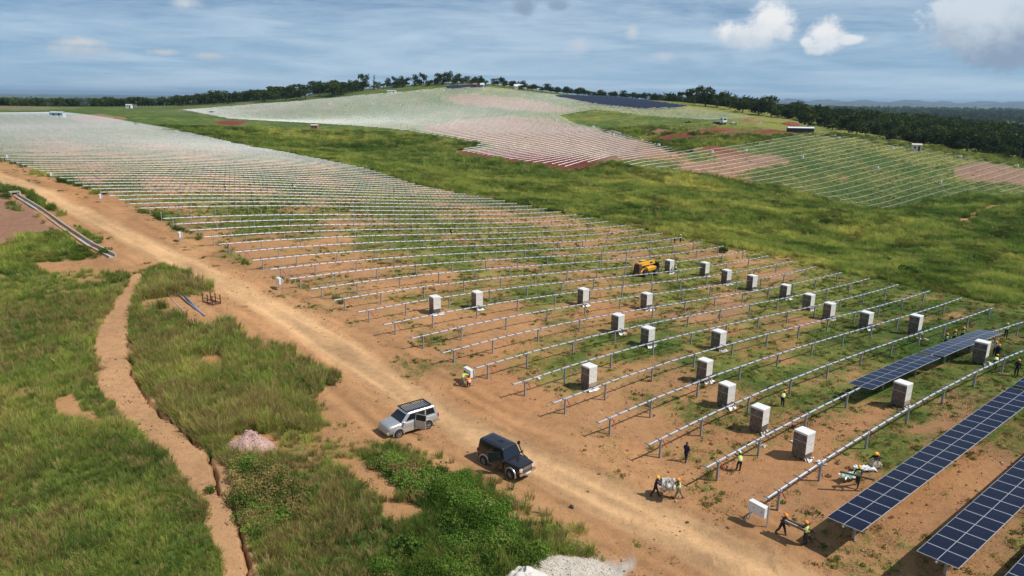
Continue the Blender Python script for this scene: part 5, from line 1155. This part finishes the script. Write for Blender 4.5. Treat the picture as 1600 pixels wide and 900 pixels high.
PAL = [(679, 492, 'leftmost wrapped panel pallet, left of the one with blue print'), (745, 484, 'panel pallet with dark blue print, second from the left'), (911, 478, 'panel pallet alone between the left pair and the telehandler rows'), (1010, 485, 'panel pallet with dark lower half below the telehandler'),
       (965, 522, 'panel pallet left of a twin one, in the middle of the field'), (1012, 542, 'panel pallet right and in front of its twin mid field'), (1123, 548, 'panel pallet standing alone in the middle of the right rows'), (920, 609, 'panel pallet nearest the road, left of all in the near rows'),
       (1101, 598, 'panel pallet behind the big row of three near pallets'), (1135, 638, 'farthest of three near pallets that stand in a slanting line'), (1187, 677, 'middle one of three near pallets that stand in a slanting line'), (1256, 718, 'nearest and largest panel pallet, between the two thick tubes'),
       (1410, 637, 'panel pallet at the front edge of the short panel run'), (1534, 569, 'panel pallet at the back edge of the panel run beside workers'), (1431, 523, 'panel pallet on bright grass behind the short panel run'), (1354, 515, 'panel pallet left of the one on the brightest grass'),
       (1296, 500, 'nearest of a close pair of pallets on the right'), (1264, 485, 'farther of a close pair of pallets on the right'), (1227, 468, 'panel pallet just left of the close pair'), (1175, 454, 'fourth panel pallet right of the telehandler'), (1135, 445, 'third panel pallet right of the telehandler'), (1101, 432, 'second panel pallet right of the telehandler'), (1046, 427, 'grey panel pallet in front of the telehandler forks')]
pg = ground([p[0] for p in PAL], [p[1] for p in PAL]); protos = []
for i, ((px, py, lab), g) in enumerate(zip(PAL, pg)):
    g = g + np.array([.28 * D[0] + .36 * N[0], .28 * D[1] + .36 * N[1], 0.]); rz = RANG + R1.uniform(-.06, .06)
    if i < 5:
        p = pallet(40 + i); protos.append(p); p.location = g; p.rotation_euler = (0, 0, rz); p['label'] = lab; p['group'] = 'wrapped panel pallets among the rows'
    else: copy_tree(protos[i % 5], g, rz + R1.uniform(-.08, .08), lab, (R1.uniform(.96, 1.05), R1.uniform(.96, 1.05), R1.uniform(.92, 1.04)))
# ---------------------------------------------------------------- people
mat('skin', (.075, .042, .028), .6); mat('hair', (.012, .010, .009), .9); mat('navy_cloth', (.014, .017, .045), .9); mat('dark_cloth', (.020, .020, .024), .9); mat('khaki_cloth', (.20, .17, .12), .9); mat('hivis_yellow', (.60, .78, .06), .7); mat('hivis_green', (.30, .72, .22), .7)
mat('hivis_orange', (.95, .23, .02), .7); mat('tape_silver', (.72, .72, .70), .35); mat('boots', (.03, .022, .016), .7); mat('helmet_orange', (.88, .27, .03), .4); mat('helmet_amber', (.88, .46, .03), .4); mat('helmet_white', (.82, .82, .80), .4); mat('pale_cloth', (.55, .55, .55), .9); mat('red_cloth', (.5, .04, .04), .9)
def grow(V, E, Rd, roots, sub=1):
    me = bpy.data.meshes.new('tmp'); me.from_pydata(V, E, []); o = bpy.data.objects.new('tmp', me); COL.objects.link(o)
    sk = o.modifiers.new('s', 'SKIN'); sk.use_smooth_shade = True; sk.branch_smoothing = .4
    for i, r in enumerate(Rd): me.skin_vertices[0].data[i].radius = tuple(q * (1.32 if q > .02 else 1.) for q in ((r, r) if not isinstance(r, tuple) else r))
    for i in range(len(V)): me.skin_vertices[0].data[i].use_root = i in roots
    if sub: ss = o.modifiers.new('u', 'SUBSURF'); ss.levels = sub; ss.render_levels = sub
    dg = bpy.context.evaluated_depsgraph_get(); out = bpy.data.meshes.new_from_object(o.evaluated_get(dg)); bpy.data.objects.remove(o); bpy.data.meshes.remove(me); return out
def seg_tag(me, V, E, tags, mats):
    """each face takes the material of the nearest bone"""
    used = []; 
    for m in mats: me.materials.append(MATS[m])
    P = [Vector(v) for v in V]
    for p in me.polygons:
        c = p.center; best = 9; bi = 0
        for (a, b), t in zip(E, tags):
            ab = P[b] - P[a]; f = max(0, min(1, (c - P[a]).dot(ab) / max(ab.length_squared, 1e-9))); d = (c - P[a] - ab * f).length
            if d < best: best = d; bi = t
        p.material_index = bi
def person(label, loc, rz, lean=0, hip=((0, 0), (0, 0)), arms=((10, 8, 15), (10, 8, 15)), top='navy_cloth', legs='dark_cloth', vest=None, helmet=None, look=0, group=None, sc=.95, back=0.):
    """hip: per leg (thigh forward, knee bend); arms: (forward, outward, elbow bend); degrees. Faces +y."""
    V = []; E = []; R = []; T = []
    def v(p, r, parent=None, tag_=0): V.append(tuple(p)); R.append(r); (E.append((parent, len(V) - 1)), T.append(tag_)) if parent is not None else None; return len(V) - 1
    l = rad(lean); td = Vector((0, math.sin(l), math.cos(l))); fwd_ = Vector((0, math.cos(l), -math.sin(l)))
    pel = v((0, 0, 0), (.135, .10)); wa = v(td * .20, (.125, .095), pel, 1); ch = v(td * .40, (.155, .105), wa, 1); nb = v(td * .50, .075, ch, 1); hl = rad(lean * .55 + look); hd = Vector((0, math.sin(hl), math.cos(hl))); hf = Vector((0, math.cos(hl), -math.sin(hl)))
    nk = v(td * .50 + hd * .05, .052, nb, 0); h1 = v(td * .50 + hd * .13 + hf * .015, (.070, .082), nk, 0); h2 = v(td * .50 + hd * .22 + hf * .01, (.072, .088), h1, 0); v(td * .50 + hd * .275, (.045, .055), h2, 0)
    hc = td * .50 + hd * .19
    v(td * .50 + hd * .15 + hf * .115, .014, h1, 0)                       # nose
    low = []; hands = []
    for s, (a, k) in ((-1, hip[0]), (1, hip[1])):
        a, k = rad(a), rad(k); hp = Vector((s * .095, 0, -.03)); kn = hp + Vector((s * .02, math.sin(a), -math.cos(a))) * .43; an = kn + Vector((0, math.sin(a - k), -math.cos(a - k))) * .42
        i = v(hp, .092, pel, 2); j = v(hp.lerp(kn, .5), .078, i, 2); i = v(kn, .060, j, 2); j = v(kn.lerp(an, .35), .058, i, 2); i = v(an, .042, j, 2)
        fd = Vector((0, 1, 0)) if a - k > -1.2 else Vector((0, .25, -.97)); fd = fd.normalized(); u = v(an + fd * .03 + Vector((0, 0, -.045)), .046, i, 3); v(an + fd * .19 + Vector((0, 0, -.055)), .034, u, 3); low.append(an.z - .095)
        if k > 1.6: low.append(kn.z - .06)
    fing = []
    for s, (a, b, e) in ((-1, arms[0]), (1, arms[1])):
        a, b, e = rad(a), rad(b), rad(e); sh = td * .455 + Vector((s * .19, 0, 0)); d1 = Vector((s * math.sin(b), math.sin(a) * math.cos(b), -math.cos(a) * math.cos(b))); d2 = Vector((s * math.sin(b) * .5, math.sin(a + e), -math.cos(a + e))).normalized()
        el = sh + d1 * .29; wr = el + d2 * .25; i = v(sh, .062, ch, 1); j = v(sh.lerp(el, .5), .050, i, 1); i = v(el, .042, j, 1); j = v(el.lerp(wr, .4), .040, i, 1); i = v(wr, .028, j, 0); side = d2.cross(Vector((1, 0, 0))).normalized(); pm = wr + d2 * .075; v(pm, (.036, .022), i, 0); hands.append(pm)
        ac = Vector((1, 0, 0)) if abs(d2.x) < .8 else Vector((0, 1, 0)); cu = ac.cross(d2).normalized()
        for q in range(4):
            o_ = ac * (q - 1.5) * .020; L = (.062, .072, .068, .052)[q]; fing.append((pm + o_ + d2 * .02, pm + o_ + d2 * (.02 + L * .6) + cu * .01, pm + o_ + d2 * (.02 + L) + cu * .03))
        fing.append((pm - ac * s * .02 - d2 * .03, pm - ac * s * .05 + d2 * .01, pm - ac * s * .055 + d2 * .045))
    roots = {pel}
    for f in fing:
        i = v(f[0], .0095); roots.add(i); j = v(f[1], .0088, i, 0); v(f[2], .0075, j, 0)
    dz = -min(low); body = grow(V, E, R, roots); seg_tag(body, V, E, T, ['skin', top, legs, 'boots'])
    t = thing('person', label, 'person', loc, rz, group); t.scale = (sc,) * 3
    body.name = 'body'; link('body', body, t, (0, 0, dz))
    def shell(nm, pts, rr, m, strips=None):
        me = grow([tuple(p) for p in pts], [(i, i + 1) for i in range(len(pts) - 1)], rr, {0}); me.materials.append(MATS[m])
        if strips:
            me.materials.append(MATS['tape_silver'])
            for p in me.polygons:
                h = p.center.dot(td)
                if any(abs(h - z) < .028 for z in strips): p.material_index = 1
        me.name = nm; link(nm, me, t, (0, 0, dz))
    if vest: shell('vest', [td * -.04, td * .16, td * .36, td * .47], [(.158, .122), (.150, .118), (.182, .130), (.15, .10)], vest, (.06, .22))
    if helmet:
        m = MB(); q = hd.to_track_quat('Z', 'Y').to_matrix()
        X_ = Vector((1, 0, 0)); rings = []
        for z, r in ((.0, .165), (.012, .142), (.05, .136), (.10, .106), (.13, .05)): rings.append([hc + X_ * (r * .92 * math.cos(w)) + hf * (r * 1.08 * math.sin(w) + (.025 if z == 0 and math.sin(w) > .3 else 0)) + hd * (z + .01) for w in [2 * math.pi * k / 14 for k in range(14)]])
        m.loft(rings); m.obj('helmet', MATS[helmet], t, True, loc=(0, 0, dz))
    else:
        m = MB(); X_ = Vector((1, 0, 0)); rings = [[hc + X_ * (r * .95 * math.cos(w)) + hf * (r * 1.1 * math.sin(w) - b) + hd * z for w in [2 * math.pi * k / 12 for k in range(12)]] for z, r, b in ((-.01, .083, .03), (.03, .088, .014), (.075, .078, .006), (.105, .045, .0))]
        m.loft(rings); m.obj('hair', MATS['hair'], t, True, loc=(0, 0, dz))
    return t, [Vector(h) + Vector((0, 0, dz)) for h in hands], dz
CARRY = ((42, 10, 40), (42, 10, 40)); STAND = ((4, 4), (-3, 2)); WALK = ((24, 10), (-16, 18)); BENT = ((34, 26), (22, 22)); CROUCH = ((96, 128), (78, 132)); REACH = ((70, 8, 25), (64, 8, 30)); DOWN = ((62, 6, 10), (58, 6, 12))
def rz_of(px, py, tx, ty):   # heading so that +y looks from one ground spot to another
    a, b = ground([px, tx], [py, ty]); d = (b - a)[:2]; return math.atan2(d[1], d[0]) - math.pi / 2, a
PEOPLE = [
 (722, 604, 735, 600, dict(lean=38, hip=BENT, arms=REACH, vest='hivis_yellow', legs='khaki_cloth', top='hivis_yellow'), 'bareheaded worker in a yellow vest bending over the road side cabinet'),
 (734, 605, 728, 600, dict(lean=30, hip=CROUCH, arms=REACH, vest='hivis_orange', top='hivis_orange', helmet=None), 'worker in orange crouching by the cabinet next to the yellow vest'),
 (1071, 721, 1085, 700, dict(lean=3, hip=WALK, arms=((20, 8, 20), (-15, 8, 20)), top='navy_cloth', legs='navy_cloth'), 'bareheaded person in dark navy clothes walking towards the rows'),
 (1155, 738, 1145, 722, dict(lean=34, hip=BENT, arms=REACH, vest='hivis_yellow', helmet='helmet_white'), 'worker in yellow vest and white helmet bending at the thick tube'),
 (1023, 776, 1062, 780, dict(lean=12, hip=WALK, arms=CARRY, top='navy_cloth', helmet='helmet_amber'), 'worker in navy with amber helmet at the left end of the white bundle'),
 (1060, 780, 1023, 776, dict(lean=12, hip=WALK, arms=CARRY, vest='hivis_yellow', helmet='helmet_orange', legs='khaki_cloth'), 'worker in yellow vest holding the right end of the white bundle'),
 (1220, 836, 1257, 851, dict(lean=16, hip=WALK, arms=CARRY, top='navy_cloth', helmet='helmet_orange'), 'worker in navy beside the large cabinet carrying battens'),
 (1257, 852, 1220, 836, dict(lean=8, hip=STAND, arms=CARRY, vest='hivis_yellow', helmet='helmet_orange'), 'worker in yellow vest at the lower end of the carried battens'),
 (1339, 760, 1330, 775, dict(lean=8, hip=WALK, arms=CARRY, vest='hivis_yellow', helmet='helmet_amber'), 'worker in yellow vest carrying a dark plank past the panel row'),
 (1361, 726, 1372, 730, dict(lean=34, hip=CROUCH, arms=REACH, vest='hivis_yellow', helmet='helmet_orange'), 'worker in yellow vest crouching over a pale sack by the tube'),
 (1371, 727, 1362, 731, dict(lean=36, hip=CROUCH, arms=DOWN, top='dark_cloth', helmet='helmet_amber'), 'worker in dark clothes crouching at the pale sack'),
 (1221, 636, 1229, 628, dict(lean=52, hip=BENT, arms=DOWN, vest='hivis_yellow', helmet='helmet_orange'), 'worker in yellow vest bending low behind a tube in the right rows'),
 (1476, 543, 1490, 548, dict(lean=6, hip=STAND, arms=CARRY, vest='hivis_green', helmet='helmet_orange'), 'leftmost of three workers behind the short panel run'),
 (1489, 537, 1500, 545, dict(lean=14, hip=STAND, arms=CARRY, vest='hivis_yellow', helmet='helmet_orange'), 'middle one of three workers behind the short panel run'),
 (1502, 532, 1512, 540, dict(lean=20, hip=STAND, arms=REACH, vest='hivis_yellow', helmet='helmet_orange'), 'rightmost of three workers behind the short panel run'),
 (1553, 557, 1545, 570, dict(lean=4, hip=STAND, arms=CARRY, top='pale_cloth', helmet='helmet_orange'), 'worker in a pale top right of the pallet behind the panel run'),
 (1557, 562, 1548, 572, dict(lean=4, hip=STAND, top='navy_cloth', helmet='helmet_orange'), 'worker in navy right of the pallet behind the panel run'),
 (1553, 577, 1560, 570, dict(lean=60, hip=BENT, arms=DOWN, vest='hivis_yellow', helmet='helmet_orange'), 'worker in yellow vest stooping behind the thick tube on the right'),
 (1587, 588, 1587, 560, dict(lean=4, hip=STAND, top='dark_cloth', helmet='helmet_orange'), 'worker in dark clothes with orange helmet near the right edge'),
 (1571, 527, 1566, 520, dict(lean=18, hip=STAND, arms=REACH, top='dark_cloth', vest='hivis_yellow', helmet='helmet_amber'), 'worker at the tube beyond the far end of the panel run'),
 (1055, 428, 1047, 424, dict(lean=5, hip=STAND, vest='hivis_green', helmet='helmet_orange'), 'worker in green vest beside the pallet at the telehandler'),
 (1054, 380, 1062, 378, dict(lean=10, hip=STAND, arms=CARRY, top='dark_cloth', vest='hivis_green'), 'left worker at the far row end by the grass'),
 (1063, 379, 1054, 380, dict(lean=4, hip=STAND, arms=CARRY, vest='hivis_green', helmet='helmet_white'), 'right worker in green at the far row end by the grass'),
 (352, 299, 360, 298, dict(lean=4, hip=STAND, top='dark_cloth'), 'leftmost lone dark figure among the far left rows'),
 (411, 297, 418, 297, dict(lean=4, hip=WALK, top='navy_cloth'), 'left figure of a dark pair among the far left rows'),
 (418, 298, 411, 297, dict(lean=10, hip=STAND, top='dark_cloth'), 'right figure of a dark pair among the far left rows'),
 (457, 298, 462, 298, dict(lean=4, hip=STAND, top='navy_cloth'), 'dark figure beside a yellow one among the far left rows'),
 (461, 299, 456, 298, dict(lean=14, hip=STAND, top='hivis_yellow', vest='hivis_yellow'), 'figure in yellow beside a dark one among the far left rows'),
 (502, 299, 510, 298, dict(lean=10, hip=STAND, vest='hivis_yellow'), 'lone figure in a yellow vest among the far rows'),
 (616, 304, 622, 303, dict(lean=4, hip=WALK, top='dark_cloth'), 'rightmost lone dark figure among the far rows'),
 (704, 368, 712, 367, dict(lean=30, hip=BENT, arms=REACH, top='dark_cloth', helmet='helmet_orange'), 'worker with an orange helmet stooping in the middle rows'),
]
hand_at = {}
for i, (px, py, tx, ty, kw, lab) in enumerate(PEOPLE):
    rz, a = rz_of(px, py, tx, ty); t, hs, dz = person(lab, tuple(a), rz, **kw); Mz = Matrix.Rotation(rz, 3, 'Z'); hand_at[i] = [Vector(a) + Mz @ (h * .95) for h in hs]
# ---- what they carry
mat('pack_white', (.42, .38, .34), .7, noise=.65, nscale=5); mat('batten', (.42, .31, .2), .8, noise=.2); mat('plank_dark', (.06, .045, .035), .7); mat('sheet_green', (.40, .52, .42), .35); mat('sack_pale', (.50, .42, .32), .85)
def crumple(name, label, cat, a, b, w, h, m, seed, amp=.10, dz=0.):
    """creased slab between two points"""
    a = Vector(a); b = Vector(b); L = (b - a).length; q = random.Random(seed); mid = (a + b) / 2; ang = math.atan2(b.y - a.y, b.x - a.x); nx, ny = 9, 6; V = []; Fc = []
    for top in (1, 0):
        for j in range(ny + 1):
            for i in range(nx + 1):
                e = (1 if top else -1) * h / 2 * (1 if 0 < i < nx and 0 < j < ny else .35)
                V.append((-L / 2 + L * i / nx + q.uniform(-amp, amp) * .5, -w / 2 + w * j / ny + q.uniform(-amp, amp), e + q.uniform(-amp, amp) * .9))
    n = (nx + 1) * (ny + 1); k = lambda t, i, j: (0 if t else n) + j * (nx + 1) + i
    for j in range(ny):
        for i in range(nx): Fc += [(k(1, i, j), k(1, i + 1, j), k(1, i + 1, j + 1), k(1, i, j + 1)), (k(0, i, j + 1), k(0, i + 1, j + 1), k(0, i + 1, j), k(0, i, j))]
    for i in range(nx): Fc += [(k(0, i, 0), k(0, i + 1, 0), k(1, i + 1, 0), k(1, i, 0)), (k(1, i, ny), k(1, i + 1, ny), k(0, i + 1, ny), k(0, i, ny))]
    for j in range(ny): Fc += [(k(1, 0, j), k(1, 0, j + 1), k(0, 0, j + 1), k(0, 0, j)), (k(0, nx, j), k(0, nx, j + 1), k(1, nx, j + 1), k(1, nx, j))]
    o = link(name, newmesh(name, V, Fc, m), loc=(mid.x, mid.y, mid.z + dz), rot=(0, 0, ang)); return tag(o, label, cat)
h = lambda i: (hand_at[i][0] + hand_at[i][1]) / 2
crumple('packaging_bundle', 'crumpled white packaging bundle carried by two workers on the road', 'bundle', h(4) + (h(4) - h(5)).normalized() * .28, h(5) + (h(5) - h(4)).normalized() * .28, 1.15, .5, MATS['pack_white'], 3, .12, .02)
t = thing('batten_bundle', 'loose bundle of wooden battens carried by two workers', 'battens', tuple((h(6) + h(7)) / 2)); v = (h(7) - h(6)); ang = math.atan2(v.y, v.x); qq = random.Random(9)
for i in range(8):
    a = ang + qq.uniform(-.16, .16); L = qq.uniform(.75, 1.0); o = qq.uniform(-.38, .38); z = qq.uniform(-.05, .16); d = Vector((math.cos(a), math.sin(a), 0)); s_ = Vector((-math.sin(ang), math.cos(ang), 0)) * o
    MB().bar(s_ - d * L + Vector((0, 0, z + qq.uniform(-.1, .1))), s_ + d * L + Vector((0, 0, z + v.z / 2 * 0 + qq.uniform(-.1, .1))), .11, .045).obj('batten', MATS['batten'] if i % 3 else MATS['plank_dark'], t)
p = h(8); ob = MB().bar((-1.0, .35, .1), (1.05, -.3, -.12), .16, .08).obj('plank', MATS['plank_dark'], None, loc=tuple(p)); tag(ob, 'dark plank carried at the hip by the worker near the panel row', 'plank')
g = ground([1326, 1333, 1357], [752, 746, 735])
crumple('plastic_sheet', 'crumpled pale green plastic sheet behind the worker with the plank', 'plastic sheet', g[0] + np.array([-.5, 0, .25]), g[1] + np.array([.3, 0, .35]), .6, .2, MATS['sheet_green'], 5)
crumple('paper_sack', 'long pale sack lying on the soil beside two crouching workers', 'sack', g[2] + np.array([-1.0, .2, .12]), g[2] + np.array([.5, -.1, .14]), .5, .2, MATS['film_white'], 6)
g = ground(1367, 731)[0]; crumple('cardboard_box', 'brown box between two crouching workers', 'box', g + np.array([-.3, 0, .3]), g + np.array([.35, 0, .3]), .5, .55, MATS['sack_pale'], 7, .03)
DEB = [(1437, 530, 'film_white', .7, 'white torn wrapping beside the pallet on the brightest grass'), (1447, 531, 'sack_pale', .6, 'pale cardboard pieces below the tube behind the panel run'), (1566, 585, 'batten', .8, 'loose slat lying on grass left of the dark worker at right'), (1577, 587, 'batten', .7, 'second loose slat at the feet of the dark worker at right'), (1240, 692, 'film_white', .5, 'white scrap on grass behind the largest pallet'), (1190, 696, 'sack_pale', .8, 'pale slat of packaging under the tube left of the largest pallet'), (1283, 724, 'film_white', .7, 'white strip of film right of the largest pallet'), (842, 592, 'film_white', .5, 'white scrap near the first rows right of the road cabinet'), (893, 794, 'plank_dark', .3, 'dark stone at the edge of the road below the black car'), (846, 850, 'batten', .8, 'thin pale stick on the grass above the sand')]
for i, ((px, py, m, s, lab), g) in enumerate(zip(DEB, ground([d[0] for d in DEB], [d[1] for d in DEB]))):
    a = R1.uniform(0, 3); d = np.array([math.cos(a), math.sin(a), 0]) * s * .5; slim = m == 'batten'
    nm = 'stone' if m == 'plank_dark' else ('slat' if slim else 'packaging_scrap'); crumple(nm, lab, 'stone' if nm == 'stone' else ('slat' if slim else 'packaging scrap'), g - d + np.array([0, 0, .06]), g + d + np.array([0, 0, .08]), .10 if slim else s * .5, .05 if slim else (.25 if nm == 'stone' else .06), MATS[m], 60 + i, .012 if slim else .05)
# ---------------------------------------------------------------- concrete drain, rusty rack, pipes
mat('concrete', (.42, .38, .33), .9, noise=.2, nscale=3, bump=.3)
def drain(pts, label, head=True):
    L = centre(pts); d = np.r_[0, np.cumsum(np.hypot(*np.diff(L, axis=0).T))]; s = np.linspace(0, d[-1], int(d[-1] / 2) + 2); x = np.interp(s, d, L[:, 0]); y = np.interp(s, d, L[:, 1]); z = H0(x, y); t = thing('concrete_drain', label, 'drain', (x[0], y[0], z[0]))
    dx = np.gradient(x); dy = np.gradient(y); n = np.hypot(dx, dy); nx, ny = -dy / n, dx / n
    for off, hh, w, nm in ((.40, .50, .17, 'side_wall'), (-.40, .26, .16, 'side_wall'), (0, .02, .7, 'floor')):
        rings = [[(x[i] - x[0] + nx[i] * (off + q * w / 2), y[i] - y[0] + ny[i] * (off + q * w / 2), z[i] - z[0] + e) for q, e in ((-1, -.5), (1, -.5), (1, hh), (-1, hh))] for i in range(len(x))]; MB().loft(rings).obj(nm, MATS['concrete'], t)
    if head:
        r = math.atan2(dy[0], dx[0]); ca, sa = math.cos(r), math.sin(r); m = MB()
        for o in (-.75, .75): m.box((-sa * o, ca * o, .35), (1.3, .25, .9), 0, r)
        m.box((-ca * .6, -sa * .6, .4), (.25, 1.75, 1.0), 0, r); m.obj('headwall', MATS['concrete'], t)
        MB().box((-ca * .45, -sa * .45, .3), (.06, 1.0, .6), 0, r).obj('culvert_mouth_shade', MATS['shade_and_seam_dark'], t)  # solid dark slab, colour stands in for shade within the mouth
    return t
drain([(24, 306), (60, 328), (100, 357), (140, 384), (176, 402)], 'concrete drain channel running down beside the road to the path')
drain([(-20, 284), (0, 290), (14, 297)], 'short end of pale drain wall at the left picture edge', False)
g = ground(331, 473)[0]; t = thing('steel_rack', 'rusty steel rack with upright stakes on the bare patch', 'rack', g, heading(128))
for y in (-.5, .5): MB().box((0, y, .10), (2.3, .08, .1)).obj('base_rail', MATS['rust'], t); MB().box((0, y, .55), (2.3, .06, .06)).obj('side_rail', MATS['rust'], t)
for x in (-1.1, 0, 1.1):
    MB().box((x, 0, .10), (.08, 1.1, .08)).obj('cross_rail', MATS['rust'], t)
    for y in (-.5, .5): MB().box((x, y, .55), (.10, .10, 1.15)).obj('stake', MATS['rust'], t)
mat('pipe_grey', (.22, .24, .30), .5, .2); mat('pole_pale', (.42, .36, .29), .8)
for a, b, r, m, lab in [((277, 461), (320, 494), .10, 'pipe_grey', 'longer grey pipe lying left of the rusty rack'), ((284, 459), (313, 488), .10, 'pipe_grey', 'shorter grey pipe lying against the longer one'), ((263, 463), (287, 487), .06, 'pole_pale', 'pale pole lying at the grass edge left of the grey pipes')]:
    e = ground([a[0], b[0]], [a[1], b[1]]); c = e.mean(0); mm = MB(); p0 = Vector(e[0] - c) + Vector((0, 0, r)); p1 = Vector(e[1] - c) + Vector((0, 0, r))
    ob = mm.tube([p0, p1], r, 10).obj('pipe' if r > .08 else 'pole', MATS[m], None, True, loc=tuple(c)); tag(ob, lab, 'pipe' if r > .08 else 'pole')
# ---------------------------------------------------------------- loose stones and clods on the bare earth
def build_stones():
    temps = []
    for i in range(3):
        V = []; bm = bmesh.new(); bmesh.ops.create_icosphere(bm, subdivisions=1, radius=.5)
        for v in bm.verts: v.co *= R1.uniform(.65, 1.2); v.co.z *= .7
        V = [tuple(v.co) for v in bm.verts]; bm.verts.index_update(); Fc = [tuple(v.index for v in f.verts) for f in bm.faces]; bm.free(); temps.append((V, Fc, [.5] * len(V)))
    n = 42000; r = np.sqrt(RNG.uniform(20 ** 2, 105 ** 2, n)); a = np.radians(RNG.uniform(-42, 42, n)); x = r * np.sin(a); y = r * np.cos(a); cv = cover(x, y)
    cl = fbm(x, y, 4, 3, 121); k = (cv['veg'] < .5) & (RNG.random(n) < sstep(cl, .38, .66)) & (RNG.random(n) > cv['road'] * .8)
    x, y, r = x[k], y[k], r[k]; z = Hd(x, y, {q: (w[k] if not isinstance(w, dict) else w) for q, w in cv.items()}); n = len(x)
    s = RNG.lognormal(-2.6, .5, n).clip(.03, .28); t = np.where((RNG.random(n) < .25)[:, None], np.array([.46, .36, .27]), np.array([.27, .15, .085])) * RNG.uniform(.6, 1.2, (n, 1))
    scatter('stones', temps, np.stack([x, y, z + s * .12], -1), s, RNG.integers(0, 3, n), t, MATS['stone_mix'])
m = leaf_material('stone_mix', None, trans=0.)
build_stones()
